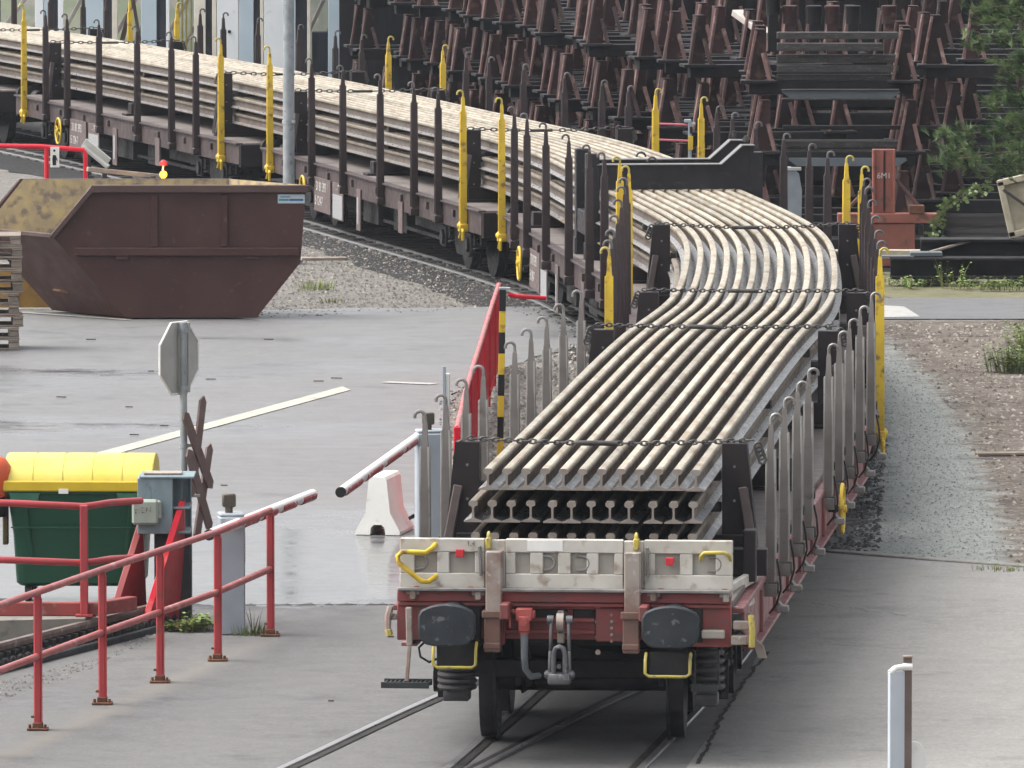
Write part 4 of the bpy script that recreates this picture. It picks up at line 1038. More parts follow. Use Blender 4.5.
for lay in range(3):
    x = start[lay] + .075
    for i in range(12):
        d0 = 72.75 + rdr.uniform(-.02, .05) - (.06 if lay else 0)
        fr = rail_path(x, -.172 - .255*lay, d0, 198)
        o0 = fr[0][0].copy()
        b = MB(); b.sweep(PR, [(p - o0, xx, zz) for (p, xx, zz) in fr])
        o = b.build('steel_rail', M['rail'] if lay == 0 else M['railshade'], None, 22, loc=o0)
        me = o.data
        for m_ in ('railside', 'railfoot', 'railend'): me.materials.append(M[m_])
        np_ = len(PR); nfr = len(fr)
        KM = {}
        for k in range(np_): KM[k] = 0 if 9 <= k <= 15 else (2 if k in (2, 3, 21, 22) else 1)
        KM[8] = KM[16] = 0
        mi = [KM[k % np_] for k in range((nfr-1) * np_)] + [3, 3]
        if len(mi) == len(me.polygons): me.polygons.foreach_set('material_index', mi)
        else: print('rail faces', len(mi), len(me.polygons))
        tag(o, '%s new steel rail from the left in the %s layer of the load' % (ORD[i] if i < 11 else 'rightmost', LAYN[lay]) if i < 11 else 'rightmost new steel rail in the %s layer of the load' % LAYN[lay], 'rail', 'new rails loaded in three layers')
        x += max(.1502, gaps[lay][i])

# ------------------------------------------------------------------ chains over the load
def chain(D, half, zt, sag, label, near=True, turn=True):
    s = LX.slope(D); a = -math.atan(s)
    b = MB()
    n = int(2*half / (.05 if near else .08))
    rw, rl, tk = (.017, .037, .0075) if near else (.022, .056, .009)
    for i in range(n):
        u = (i + .5) / n * 2 - 1
        x = u * half
        z = -sag * (1 - u*u)
        if turn and abs(x + .1) < .16: continue
        pl = [(x + rl*math.cos(q)*.95, (rw*math.sin(q)) if i % 2 else 0, z + (0 if i % 2 else rw*math.sin(q))) for q in [k*math.pi/4 for k in range(8)]]
        b.tube(pl, tk, 5, closed=True)
    if turn: b.cyl((-.26, 0, -sag), (.06, 0, -sag), .022, 8)
    for sd_ in (-1, 1):
        for k in range(4): b.tube([(sd_*(half + .05 + .012*k) + .03*math.cos(q), -.05, -.05 - .035*k + .035*math.sin(q)) for q in [j*math.pi/4 for j in range(8)]], .011, 5, closed=True)
    o = b.build('chain', M['chain'], None, 50, loc=(LX(D), D, zt), rz=a)
    tag(o, label, 'chain', 'chains lashed over the rails')
chain(74.7, 1.16, 2.345, .035, 'black lashing chain across the near end of the load')
chain(88.7, 1.16, 2.275, .015, 'lashing chain on the far frame of the red wagon, second from the front')
chain(96.6, 1.16, 2.085, .010, 'lashing chain at the near end of the bend, third from the front')
chain(107.8, 1.16, 2.120, .055, 'lashing chain in the middle of the bend just below the clamp')
chain(130.6, 1.16, 2.105, .04, 'lashing chain between the yellow stakes left of the clamp', False)
chain(143.2, 1.16, 2.075, .03, 'lashing chain beside the tall grey pole', False)
chain(149.0, 1.16, 2.105, .05, 'lashing chain above the right end of the skip', False)
chain(161.9, 1.16, 2.075, .03, 'lashing chain near the left photo edge, lower of the two', False)
chain(167.6, 1.16, 2.075, .03, 'lashing chain farthest away, at the left photo edge', False)

# ------------------------------------------------------------------ heavy clamp frame over the rails
cl = thing('clamp_frame', 'heavy dark clamp frame with two beams across the rails in the bend', 'clamp frame', (LX(117.6), 117.6, ZB), -math.atan(LX.slope(117.6)))
zt = LZ(117.6) - ZB
cm_ = mat('dark clamp paint', (.022, .021, .026), (.034, .032, .037), 4, c3=(.10, .08, .07), s3=9, lo3=.6, hi3=.76, rough=.5, k=.5)
for y in (0.0, 1.25):
    b = MB(); b.prism([(-1.0, 0), (1.02, 0), (1.02, .55), (.86, .55), (.60, .31), (-1.0, .31)], (0, y-.09, zt+.004), (1, 0, 0), (0, 0, 1), (0, 1, 0), .18)
    be = b.build('beam', cm_, cl)
    e = MB(); e.box((-.2, y, zt+.322), (1.6, .26, .014)); e.bar((.60, y, zt+.32), (.87, y, zt+.56), .26, .014); e.box((.95, y, zt+.562), (.17, .26, .014)); e.build('flange', mat('dusty flange', (.17, .165, .165), rough=.6) if 'dusty flange' not in bpy.data.materials else bpy.data.materials['dusty flange'], be)
    for s in (-1, 1):
        p = MB(); p.box((s*1.05, y, (zt+.42)/2), (.17, .22, zt+.37 + (.16 if s > 0 else .14))); p.build('post', cm_, cl)
    k = MB(); k.tube([(-.28 + .06*math.cos(q), y, zt+.35+.06*math.sin(q)) for q in [j*math.pi/8 for j in range(9)]], .014, 6); k.build('lifting_lug', M['chain'], cl, 50)
    k = MB(); k.cyl((.93, y, zt+.60), (.93, y, zt+.68), .03, 8); k.build('clamp_bolt', M['chain'], cl)
for s_ in (-1, 1):
    b = MB(); b.box((s_*1.05, .62, zt*.5), (.14, 1.05, .3)); b.build('side_beam', cm_, cl)
b = MB(); b.box((0, 0, .112), (2.3, .2, .22)); b.box((0, 1.25, .112), (2.3, .2, .22)); b.build('base_beam', cm_, cl)

# ------------------------------------------------------------------ foreground left: railing
rp = [g(35, 733), g(100, 707), g(158, 685), g(216, 663), g(269, 638)]
d0 = (rp[0][0] - rp[1][0], rp[0][1] - rp[1][1])
rp = [(rp[0][0] + d0[0]*2, rp[0][1] + d0[1]*2), (rp[0][0] + d0[0], rp[0][1] + d0[1])] + rp
rl = thing('railing', 'long red two-bar railing with bolted foot plates in the lower left', 'railing', (rp[2][0], rp[2][1], 0))
L0 = Vector((rp[2][0], rp[2][1], 0))
q = [Vector((x, y, 0)) - L0 for x, y in rp]
def railz(px, py, D): return CAMH - (py - HZ) * D / F
for i, p in enumerate(q):
    b = MB(); b.box((p.x, p.y, .565), (.062, .062, 1.10), ch=.01); b.bar((p.x+.034, p.y-.03, .05), (p.x+.034, p.y-.03, 1.08), .012, .012)
    po = b.build('post', M['fence'], rl)
    b = MB(); b.box((p.x, p.y, .012), (.17, .17, .016)); b.box((p.x, p.y, .04), (.085, .085, .05))
    for sx in (-1, 1): b.cyl((p.x+sx*.062, p.y-.05, .02), (p.x+sx*.062, p.y-.05, .05), .012, 6)
    b.box((p.x-.04, p.y-.01, .11), (.03, .03, .02)); b.build('foot_plate', M['rust'], po)
for z, nm in ((1.125, 'top_rail'), (.60, 'middle_rail')):
    b = MB(); b.tube([p + Vector((0, -.0 if z > 1 else -.0, z)) for p in q], .030, 12); b.build(nm, mat('sun faded pink red rail', (.46, .13, .125), (.38, .095, .09), 3, c3=(.56, .30, .27), s3=7, lo3=.58, hi3=.75, rough=.45) if 'sun faded pink red rail' not in bpy.data.materials else bpy.data.materials['sun faded pink red rail'], rl, 60)

# low rail on black chairs
p0, p1 = g(-60, 686), g(168, 626)
dr = Vector((p1[0]-p0[0], p1[1]-p0[1], 0)); LR = dr.length; dr.normalize(); nr = Vector((-dr.y, dr.x, 0))
rr = thing('guide_rail', 'low rusty rail resting on a row of black chairs beside the railing', 'rail', (p0[0], p0[1], 0))
b = MB(); pr = [(-.035, .16), (.035, .16), (.04, .20), (.03, .225), (-.03, .225), (-.04, .20)]
b.sweep(pr, [(Vector((0, 0, 0)), -nr, Vector((0, 0, 1))), (dr*LR, -nr, Vector((0, 0, 1)))]); b.build('rail', mat('worn brown rail', (.19, .14, .12), (.13, .09, .08), 6, c3=(.30, .26, .24), s3=9, lo3=.58, hi3=.7, rough=.5), rr)
b = MB(); k = 0
while k*.17 < LR - .1:
    o = dr*(k*.17 + .08)
    b.box((o.x, o.y, .085), (.16, .075, .14), math.atan2(dr.y, dr.x) + R(90)); b.lathe([(0, .05), (.05, .055), (.07, .03)], (o.x - nr.x*.07, o.y - nr.y*.07, .06), tuple(-nr), 8); k += 1
b.build('chairs', M['black'], rr, 40)
b = MB(); b.bar(-nr*.16 + Vector((0, 0, .03)), dr*LR - nr*.16 + Vector((0, 0, .03)), .05, .06); b.bar(nr*.10 + Vector((0, 0, .03)), dr*LR + nr*.10 + Vector((0, 0, .03)), .05, .06); b.build('base_strip', M['charcoal'], rr)

# concrete pit wall with its red guard fence
xa, ya = -5.6, 80.3; xb, yb = -3.72, 80.75
b = MB(); b.prism([(xa, ya), (xb - .05, yb), (xb + .02, yb + .75), (xa, ya + .75)], (0, 0, -.02), (1, 0, 0), (0, 1, 0), (0, 0, 1), .27)
tag(b.build('concrete_wall', M['concrete']), 'low stained concrete wall under the red guard fence', 'wall')
gf = thing('guard_fence', 'red pipe guard fence on the concrete wall in front of the green bin', 'fence', (xb - .2, yb + .14, .25))
ox, oy = xb - .2, yb + .14
def gz(py, D): return CAMH - (py - HZ) * D / F - .25
Dg = oy
X = lambda px: (px - 512) * Dg / F - ox
b = MB(); b.box(((X(97)+X(-120))/2, .12, .06), (X(97)-X(-120), .10, .12)); b.bar((X(96), .14, .061), (X(128), .62, .061), .10, .12); b.build('base_channel', mat('scraped red channel', (.36, .07, .065), (.24, .06, .055), 3, c3=(.42, .26, .22), s3=7, lo3=.55, hi3=.7, rough=.55), gf)
for px in (-60, 82):
    b = MB(); b.box((X(px), .02, .50), (.07, .07, .98)); b.box((X(px), .02, .012), (.15, .12, .02)); b.build('post', M['fence'], gf)
for (ya_, yb_, yc_) in ((503, 508, 501.5), (560.5, 565, 558.5)):
    b = MB(); b.tube([(X(-170), -.0, gz(ya_-4, Dg)), (X(10), 0, gz(ya_+1, Dg)), (X(82), .06, gz(yb_, Dg)), (X(94), .12, gz(yb_-1, Dg)), (X(106), .35, gz(yc_+2, Dg+.35)), (X(136), .75, gz(yc_, Dg+.75))], .031, 10)
    b.build('pipe_rail', M['fence'], gf, 60)

# ------------------------------------------------------------------ green bin with yellow lid
bx0, bD = g(80.5, 602)
sc = bD / F
bn = thing('waste_container', 'green wheeled waste container with a yellow lid behind the red guard fence', 'waste bin', (bx0, bD, 0), R(-2))
body = MB()
secs = [(.17, .555, .36), (.20, .585, .39), (.65, .61, .42), (1.00, .655, .47), (1.03, .665, .48)]
vs, fs = [], []
nn = 28
def rrect(hx_, hy_, z, r=.09):
    out = []
    for (sx, sy, a0) in ((1, 1, 0), (-1, 1, 90), (-1, -1, 180), (1, -1, 270)):
        for k in range(7):
            a = R(a0 + 15*k); out.append((sx*(hx_-r) + r*math.cos(a), sy*(hy_-r) + r*math.sin(a), z))
    return out
for (z, a, c) in secs: vs += rrect(a, c, z)
for i in range(len(secs)-1):
    for k in range(28): fs.append((i*28+k, i*28+(k+1) % 28, i*28+28+(k+1) % 28, i*28+28+k))
fs.append(tuple(range(28))[::-1]); fs.append(tuple((len(secs)-1)*28 + k for k in range(28)))
body.add(vs, fs)
for px in (-.42, .42): body.bar((px, -.40, .36), (px*1.18, -.485, .98), .035, .02, up=(0, 1, 0))
body.bar((-.62, -.475, .72), (.62, -.475, .72), .012, .012)
bo = body.build('body', M['binbody'], bn, 40)
b = MB(); b.box((0, -.0, 1.055), (1.36, .99, .06)); b.build('rim', M['binbody'], bo)
for px in (-.49, .50):
    b = MB(); b.prism([(-.14, 0), (.14, 0), (.12, -.075), (-.12, -.075)], (px, -.485, 1.04), (1, 0, 0), (0, 0, 1), (0, -1, 0), .05); b.build('lifting_lip', mat('light green lip', (.045, .16, .10), (.03, .13, .08), 5, rough=.45) if 'light green lip' not in bpy.data.materials else bpy.data.materials['light green lip'], bo)
lid = MB(); pr = []
for k in range(13):
    a = R(8 + 164*k/12); pr.append((.50*math.cos(a), 1.06 + .31*math.sin(a)**.8))
pr = [(.50, 1.065)] + pr + [(-.50, 1.065)]
nseg = 5
for sgm in range(nseg):
    x0 = -.685 + 1.37*sgm/nseg; x1 = -.685 + 1.37*(sgm+1)/nseg
    lid.prism([(y*(1.0 + .0), z) for (y, z) in pr], (x0+.008, 0, 0), (0, 1, 0), (0, 0, 1), (1, 0, 0), x1-x0-.016)
lid.prism([(y*.985, 1.06 + (z-1.06)*.985) for (y, z) in pr], (-.685, 0, 0), (0, 1, 0), (0, 0, 1), (1, 0, 0), 1.37)
ld = lid.build('lid', M['binlid'], bn, 35)
b = MB(); b.box((0, -.505, 1.105), (1.385, .03, .10), ch=.012); b.build('lid_edge', mat('deep yellow lid edge', (.70, .50, .03), (.62, .44, .03), 6, rough=.4), ld)
b = MB(); b.box((-.13, -.523, 1.06), (.09, .006, .045)); b.build('sticker', M['white'], bo)
for s in (-1, 1):
    b = MB(); b.cyl((s*.66, .12, 1.14), (s*.79, .12, 1.14), .032, 12); b.build('trunnion', M['black'], bn, 40)
for (x, y) in ((-.47, -.28), (.47, -.28), (-.47, .30), (.47, .30)):
    b = MB(); b.cyl((x-.025, y-.06, .085), (x+.025, y-.06, .085), .085, 18).box((x, y+.02, .235), (.09, .12, .14)); b.bar((x+.035, y, .10), (x+.035, y+.02, .24), .01, .05); b.bar((x-.035, y, .10), (x-.035, y+.02, .24), .01, .05); b.build('castor', M['black'], bn, 40)
b = MB(); b.box((-.70, -.12, .78), (.05, .10, .50)); b.build('frame_arm', mat('olive rusty arm', (.16, .12, .05), (.10, .07, .04), 8, rough=.7), bn)

# orange thing at the photo edge
ex, eD = g(-8, 606)
ot = thing('worker_jacket_stand', 'rounded orange plastic tank with dark base at the left photo edge', 'tank', (ex, eD, 0))
ot.name = 'orange_tank'
b = MB(); b.lathe([(0, .10), (.04, .15), (.18, .165), (.30, .155), (.37, .11), (.40, .03)], (0, 0, .98), (0, 0, 1), 24); b.build('tank', M['orangeplastic'], ot, 50)
b = MB(); b.lathe([(0, .12), (.05, .13), (.16, .14), (.17, .11)], (0, 0, .815), (0, 0, 1), 20); b.build('collar', M['black'], ot, 40)
b = MB(); b.cyl((0, 0, 0), (0, 0, .82), .045, 12).cyl((0, 0, 0), (0, 0, .04), .18, 18); b.build('stand', M['charcoal'], ot, 40)

# ------------------------------------------------------------------ barrier counterweight box with red shields
mx, mD = g(160, 630)
bm_ = thing('barrier_machine', 'blue grey barrier machine box on a dark pedestal with red triangular shields', 'barrier machine', (mx, mD, 0))
S = F / mD
X = lambda px: (px - 512) / S - mx
Z = lambda py: CAMH - (py - HZ) / S
cb = MB()
zt_, zm, zb_ = Z(480), Z(510), Z(536)
x0, x1 = X(135.5), X(171); cb.box(((x0+x1)/2, .10, (zt_+zb_)/2), (x1-x0, .03, zt_-zb_))                 # front plate
x2 = X(188)
cb.box(((x0+x2)/2 + .03, .35, zt_+.01), (x2-x0+.02, .56, .02)); cb.box(((x0+x2)/2+.02, .36, zm), (x2-x0-.03, .50, .02)); cb.box(((x0+x2)/2+.02, .36, zb_+.01), (x2-x0-.03, .5, .02))
cb.box((x2-.01, .60, (zt_+zb_)/2), (.02, .03, zt_-zb_)); cb.box(((x0+x2)/2, .615, (zt_+zb_)/2), (x2-x0, .02, zt_-zb_)); cb.box((x0+.01, .36, (zt_+zb_)/2), (.02, .5, zt_-zb_)); cb.box((X(178.5), .34, (zt_+zm)/2), (.02, .03, zt_-zm))
cbo = cb.build('box', M['bluegrey'], bm_)
b = MB(); b.box(((x0+x2)/2-.01, .32, zt_+.032), (.34, .24, .018)); b.build('cover_plate', M['strap'], cbo)
b = MB(); b.box((X(143.5), .02, Z(513)), (.235, .12, .225), ch=.02); mb_ = b.build('meter_box', M['greengrey'], bm_)
b = MB(); b.box((X(157), .05, Z(511)), (.05, .09, .17), ch=.015); b.build('meter_side', M['greengrey'], mb_)
text('MEN', .075, M['darklettering'], 'scrawl', mb_, (X(143)-.01, -.0415, Z(511)), (R(90), R(-6), 0), .0008)
b = MB(); b.box((X(170), .42, zb_/2), (X(189)-X(152), .34, zb_), ch=.01); b.build('pedestal', M['charcoal'], bm_)
for (apx, apy, fx, fy, bxp, byp, dd) in ((137, 525, 105, 626, 140, 604, 0), (178.5, 504, 140, 642, 181, 632, 0)):
    A = (X(apx), .18, Z(apy)); Bq = (X(fx), -.42, .0); Cq = (X(bxp), .42, .0)
    b = MB(); b.add([A, Bq, Cq, (A[0]+.03, A[1], A[2]), (Bq[0]+.03, Bq[1], Bq[2]), (Cq[0]+.03, Cq[1], Cq[2]), (A[0], A[1]+.24, A[2]), (A[0]+.03, A[1]+.24, A[2])], [(0, 1, 2, 6), (3, 7, 5, 4), (0, 3, 4, 1), (1, 4, 5, 2), (2, 5, 7, 6), (6, 7, 3, 0)])
    sh = b.build('shield', M['fence'], bm_)
    b = MB(); b.bar((A[0]+.015, A[1]-.01, A[2]), (Bq[0]+.015, Bq[1]-.01, Bq[2]+.01), .055, .02, up=(0, 1, 0)); b.build('shield_edge', M['redbright'] if apx > 150 else bpy.data.materials['sun faded pink red rail'], sh)
b = MB(); b.box((X(167), .1, .03), (.5, .7, .05)); b.build('base_plate', M['rust'], bm_)

# pale cabinet with the near half-barrier
def cabinet(px, py, w, label, dxf=0):
    cx, cD = g(px, py)
    t = thing('barrier_cabinet', label, 'barrier cabinet', (cx, cD, 0), R(8), 'barrier cabinets')
    b = MB(); b.box((0, .10, .53), (w, .24, 1.06), ch=.014); b.box((0, .10, 1.075), (w*.98, .22, .03), ch=.01); bd = b.build('housing', M['cabinet'], t)
    b = MB()
    for k in range(9): b.box((w/2+.002, .10, .66 + k*.03), (.012, .15, .014), ch=.002)
    b.build('vent', M['charcoal'], bd)
    b = MB(); b.box((-.02, .08, 1.20), (.12, .07, .12), ch=.012); b.cyl((-.02, .08, 1.08), (-.02, .08, 1.15), .035, 10); b.build('signal_head', mat('olive brown lamp head', (.11, .095, .07), (.08, .07, .055), 8, rough=.5) if 'olive brown lamp head' not in bpy.data.materials else bpy.data.materials['olive brown lamp head'], t, 40)
    return t
cabinet(231, 637, .23, 'pale blue grey barrier cabinet behind the red railing')
def boom(a, b_, label, segs, cap0):
    A, Bv = Vector(a), Vector(b_); d = (Bv - A); L = d.length; d.normalize()
    t = thing('barrier_boom', label, 'barrier boom', A, 0, 'red and white barrier booms')
    m = MB(); m.tube([(0, 0, 0), d*L], .048, 14); m.build('tube', M['white'], t, 60)
    for (u, w) in segs:
        k = MB(); o_ = Vector((.016, 0, -.011)); k.tube([d*(L*u) + o_, d*(L*w) + o_], .041, 14); k.build('red_band', M['boomred'], t, 60)
    k = MB(); k.tube([d*(-.012), d*.03], .05, 14); k.build('end_cap', M['black'] if cap0 else M['white'], t, 60)
    return t
z1 = 1.0
a0 = (*g(208, 536, z1), z1); a1 = (*g(312, 495, z1), z1)
boom(a0, a1, 'red and white barrier boom leading away behind the railing, beside the pale cabinet', ((.30, .42), (.47, .60), (.66, .79), (.86, .985)), True)
c0_ = (*g(340, 493, z1), z1); c1_ = (*g(425, 432, z1), z1)
boom(c0_, c1_, 'red and white barrier boom with a black round end above the white block', ((.03, .19), (.25, .42), (.48, .66), (.71, .84)), True)
c2b = cabinet(431, 541, .28, 'pale blue grey barrier cabinet beside the flat wagon, behind its front left corner')
b = MB(); b.box((-.08, -.024, .50), (.09, .012, .11), ch=.002); b.build('black_band', M['black'], c2b)
pxw, pDw = g(446, 534)
t = thing('marker_post', 'slim white post standing behind the barrier cabinet beside the wagon', 'post', (pxw, pDw, 0))
b = MB(); b.box((0, 0, .80), (.075, .05, 1.60), ch=.01); b.build('shaft', M['white'], t)
b = MB(); b.box((-.02, -.03, 1.22), (.035, .015, .9), ch=.004); b.build('strip', M['cabinet'], t)

# white concrete block
wx, wD = g(377, 536)
t = thing('barrier_block', 'white concrete barrier block with flared foot under the boom', 'concrete block', (wx, wD, 0), R(-10))
pr = [(-.29, .0), (-.10, 0), (-.09, .07), (-.05, .10), (.05, .10), (.09, .07), (.10, 0), (.29, 0), (.29, .03), (.16, .22), (.115, .55), (.09, .58), (-.09, .58), (-.115, .55), (-.16, .22), (-.29, .03)]
b = MB(); b.prism([(p[0]*.78, p[1]) for p in pr], (0, 0, 0), (1, 0, 0), (0, 0, 1), (0, 1, 0), .75); b.build('block', mat('white painted concrete', (.78, .77, .72), (.72, .71, .66), 4, c3=(.5, .48, .44), s3=8, lo3=.64, hi3=.78, rough=.7, bump=.15, k=1.0), t, 25)
b = MB(); b.tube([(.225, .5, .12), (.27, .5, .15), (.27, .6, .15), (.225, .6, .12)], .018, 6); b.build('lifting_loop', M['black'], t, 50)

# ------------------------------------------------------------------ stop sign seen from behind, with St Andrew's crosses
sx_, sD = g(182.5, 590)
S = F / sD
st = thing('sign_post', 'grey sign post with the back of an octagonal sign and two brown crosses', 'sign post', (sx_, sD, 0))
X = lambda px: (px - 512) / S - sx_
Z = lambda py: CAMH - (py - HZ) / S
b = MB(); b.cyl((0, 0, 0), (0, 0, Z(322)), .034, 14); b.build('pole', M['galv'], st, 40)
ya = R(60); u = Vector((math.cos(ya), math.sin(ya), 0)); nrm = Vector((-math.sin(ya), math.cos(ya), 0))
oc = [(.335*math.cos(R(22.5+45*k))/math.cos(R(22.5))*1.0, .335*math.sin(R(22.5+45*k))/math.cos(R(22.5))) for k in range(8)]
cz = Z(358)
b = MB(); b.prism(oc, Vector((0, 0, cz)) + nrm*.05, u, (0, 0, 1), nrm, .006); sb = b.build('octagon', M['signback'], st)
b = MB(); b.tube([tuple(Vector((0, 0, cz)) + nrm*.05 + u*p[0] + Vector((0, 0, p[1]))) for p in oc], .011, 5, closed=True); b.build('sign_edge', M['white'], sb)
for o in (-.0, .14):
    b = MB(); b.bar(tuple(Vector((0, 0, cz-.33)) + u*o + nrm*.035), tuple(Vector((0, 0, cz+.33)) + u*o + nrm*.035), .035, .03, up=tuple(nrm)); b.build('bracket', M['signback'], st)
for py in (330, 388, 446):
    b = MB(); b.cyl((0, 0, Z(py)-.02), (0, 0, Z(py)+.02), .044, 12); b.build('clamp', M['galv'], st, 40)
for (xa, ya_, xb, yb_, off) in ((184, 415, 207, 488, .0), (200, 403, 190, 492, .05), (187, 453, 206, 530, .02), (206, 452, 194, 538, .07)):
    b = MB(); A = Vector((X(xa)+.0, .06+off+ (xa-195)*.02, Z(ya_))); Bv = Vector((X(xb), .06+off+(xb-195)*.02, Z(yb_)))
    d = (Bv-A).normalized(); side = Vector((.50, .86, 0)); side = (side - d*side.dot(d)).normalized()
    nn_ = d.cross(side); e = .052
    pts = [A - side*e, A - d*.05, A + side*e, Bv + side*e, Bv + d*.05, Bv - side*e]
    b.add([tuple(p) for p in pts] + [tuple(p + nn_*.022) for p in pts], [(0, 1, 2, 3, 4, 5), (11, 10, 9, 8, 7, 6)] + [(i, (i+1) % 6, 6+(i+1) % 6, 6+i) for i in range(6)])
    b.build('cross_arm', M['crossback'], st)
b = MB(); b.bar((0, 0, Z(446)), (X(196), .09, Z(446)), .03, .03); b.bar((0, 0, Z(497)), (X(198), .09, Z(497)), .03, .03); b.build('cross_bracket', M['signback'], st)

# ------------------------------------------------------------------ yellow and black post, red fence, red rod
yx, yD = g(499.5, 481)
t = thing('hazard_post', 'slim yellow and black striped post beside the red fence', 'post', (yx, yD, 0))
t.rotation_euler = (0, R(1.0), 0)
for k in range(9):
    b = MB(); b.box((0, 0, .115 + k*.225), (.068, .05, .2245), ch=.003); b.build('stripe', M['yellow'] if k % 2 == 1 else M['black'], t)
b = MB(); b.box((.02, 0, 2.045), (.12, .06, .03)); b.build('cap', M['galv'], t)
b = MB(); b.tube([(.06, 0, 1.99), (.13, 0, 1.965), (.45, .3, 1.93)], .024, 8); b.build('red_arm', M['redbright'], t, 50)
fpts = [g(457, 531), g(468, 480), g(481, 432), g(490, 398), g(499, 367)]
fs_ = Spline([p[1] for p in fpts], [p[0] for p in fpts])
rf = thing('red_fence', 'tall bright red picket fence leading away between yard and wagon', 'fence', (fpts[0][0], fpts[0][1], 0))
D0, D1 = fpts[0][1], fpts[-1][1]
O = Vector((fpts[0][0], D0, 0))
b = MB(); n = int((D1-D0)/.10)
for i in range(n+1):
    D = D0 + (D1-D0)*i/n
    if i % 14 == 9: continue
    b.box(tuple(Vector((fs_(D), D, .53)) - O), (.035, .055, .94), -math.atan(fs_.slope(D)), ch=.004)
b.build('pickets', M['redbright'], rf)
for z, w, nm, m_ in ((1.02, .05, 'top_rail', bpy.data.materials['sun faded pink red rail']), (.12, .045, 'bottom_rail', M['redbright'])):
    b = MB(); b.tube([tuple(Vector((fs_(D0 + (D1-D0)*i/24), D0 + (D1-D0)*i/24, z)) - O) for i in range(25)], w*.6, 8); b.build(nm, m_, rf, 50)
for i in range(8):
    D = D0 + (D1-D0)*i/7
    b = MB(); b.box(tuple(Vector((fs_(D), D, .52)) - O), (.07, .07, 1.04)); b.build('post', M['redbright'], rf)
# ------------------------------------------------------------------ skip
kx, kD = g(125, 318.5)
S = F / kD
X = lambda px: (px - 512) / S - kx
Z = lambda py: CAMH - (py - HZ) / S
sk_ = thing('skip', 'big dark brown steel skip with a scratched yellow inside', 'skip', (kx, kD, 0))
prof = [(X(125), .015), (X(256), .015), (X(300), Z(262)), (X(306), Z(184)), (X(92), Z(184)), (X(51), Z(235))]
wv = Vector((-1.05, 1.45, 0))
th = .03
def face(b, pts, t=.02, inward=None):
    b.add(pts, [tuple(range(len(pts)))])
b = MB(); n = len(prof)
near = [Vector((p[0], 0, p[1])) for p in prof]; far = [p + wv for p in near]
# shell: near side, far side (slabs), bottom, right end, left end (open top and cut low end)
for base, sgn in ((near, 1), (far, -1)):
    inn = [p + wv.normalized()*th*sgn for p in base]
    b.add(base + inn, [tuple(range(n)), tuple(range(n, 2*n))[::-1]] + [(i, (i+1) % n, n+(i+1) % n, n+i) for i in range(n)])
def slab(b, i, j, off):
    o = Vector(off)
    e_ = wv * .012
    a = [near[i] + e_, near[j] + e_, far[j] - e_, far[i] - e_]; c = [p + o for p in a]
    b.add(a + c, [(0, 1, 2, 3), (7, 6, 5, 4)] + [(k, (k+1) % 4, 4+(k+1) % 4, 4+k) for k in range(4)])
slab(b, 0, 1, (0, 0, .03)); slab(b, 1, 2, (-.03, 0, .02)); slab(b, 2, 3, (-.03, 0, 0)); slab(b, 5, 0, (.03, 0, .02))
shell = b.build('shell', M['skip'], sk_)
b = MB()                                       # yellow lining inside, slightly proud of the walls
li = [p + Vector((0, 0, 0)) for p in far]
ins = wv.normalized() * -(th + .006)
cen = Vector((sum(p.x for p in far)/n, 0, sum(p.z for p in far)/n))
pts = []
for p in far:
    d = Vector((cen.x - p.x, 0, cen.z - p.z)); d.y = 0; d = d.normalized()*.045
    q_ = p + ins + d; q_.y = p.y + ins.y
    if p.z > 1: q_.z = p.z - .002
    pts.append(q_)
b.add(pts, [tuple(range(n))])
c2 = [p + Vector((.04, 0, .028)) for p in (near[5] + wv.normalized()*.04, near[0] + wv.normalized()*.04, far[0] - wv.normalized()*.04, far[5] - wv.normalized()*.04)]
b.add(c2, [(0, 1, 2, 3)])
c3 = [p + Vector((-.04, 0, 0)) for p in (near[2] + wv.normalized()*.04, near[3] + wv.normalized()*.04, far[3] - wv.normalized()*.04, far[2] - wv.normalized()*.04)]
b.add(c3, [(0, 1, 2, 3)])
b.build('lining', M['skipin'], sk_)
b = MB()                                       # rim tube, ribs
b.bar(tuple(near[3] + Vector((.02, -.03, -.05))), tuple(near[4] + Vector((-.0, -.03, -.05))), .09, .10); b.bar(tuple(near[4] + Vector((0, -.03, -.05))), tuple(near[5] + Vector((0, -.03, -.02))), .08, .07)
b.bar(tuple(far[3] + Vector((.02, .03, -.05))), tuple(far[4] + Vector((0, .03, -.05))), .09, .10); b.bar(tuple(far[4] + Vector((0, .03, -.05))), tuple(far[5] + Vector((0, .03, -.02))), .08, .07)
b.bar(tuple(near[3] + Vector((.03, 0, -.05))), tuple(far[3] + Vector((.03, 0, -.05))), .07, .09); b.bar(tuple(near[5]), tuple(far[5]), .06, .06)
b.build('rim', mat('scuffed skip rim', (.10, .06, .052), (.08, .045, .042), 3, c3=(.30, .25, .20), s3=6, lo3=.62, hi3=.74, rough=.5), sk_)
b = MB()
for px in (154, 224): b.box((X(px), -.02, (Z(194)+Z(246))/2), (.095, .05, Z(194)-Z(246)))
b.box(((X(74)+X(298))/2, -.03, Z(251)), (X(298)-X(74), .07, .105))
b.box((X(121), -.03, Z(257)), (.17, .05, .05)); b.box((X(252), -.03, Z(257)), (.17, .05, .05))
b.build('ribs', M['skip'], sk_)
b = MB(); o = near[0]*.75 + near[5]*.25 + wv*.45; b.tube([tuple(o + Vector((-.08, -.16, .02))), tuple(o + Vector((-.17, -.16, .05))), tuple(o + Vector((-.17-.1, .0, .05))), tuple(o + Vector((-.08-.1, .0, .02)))], .02, 6); b.build('towing_eye', M['rust'], sk_, 50)
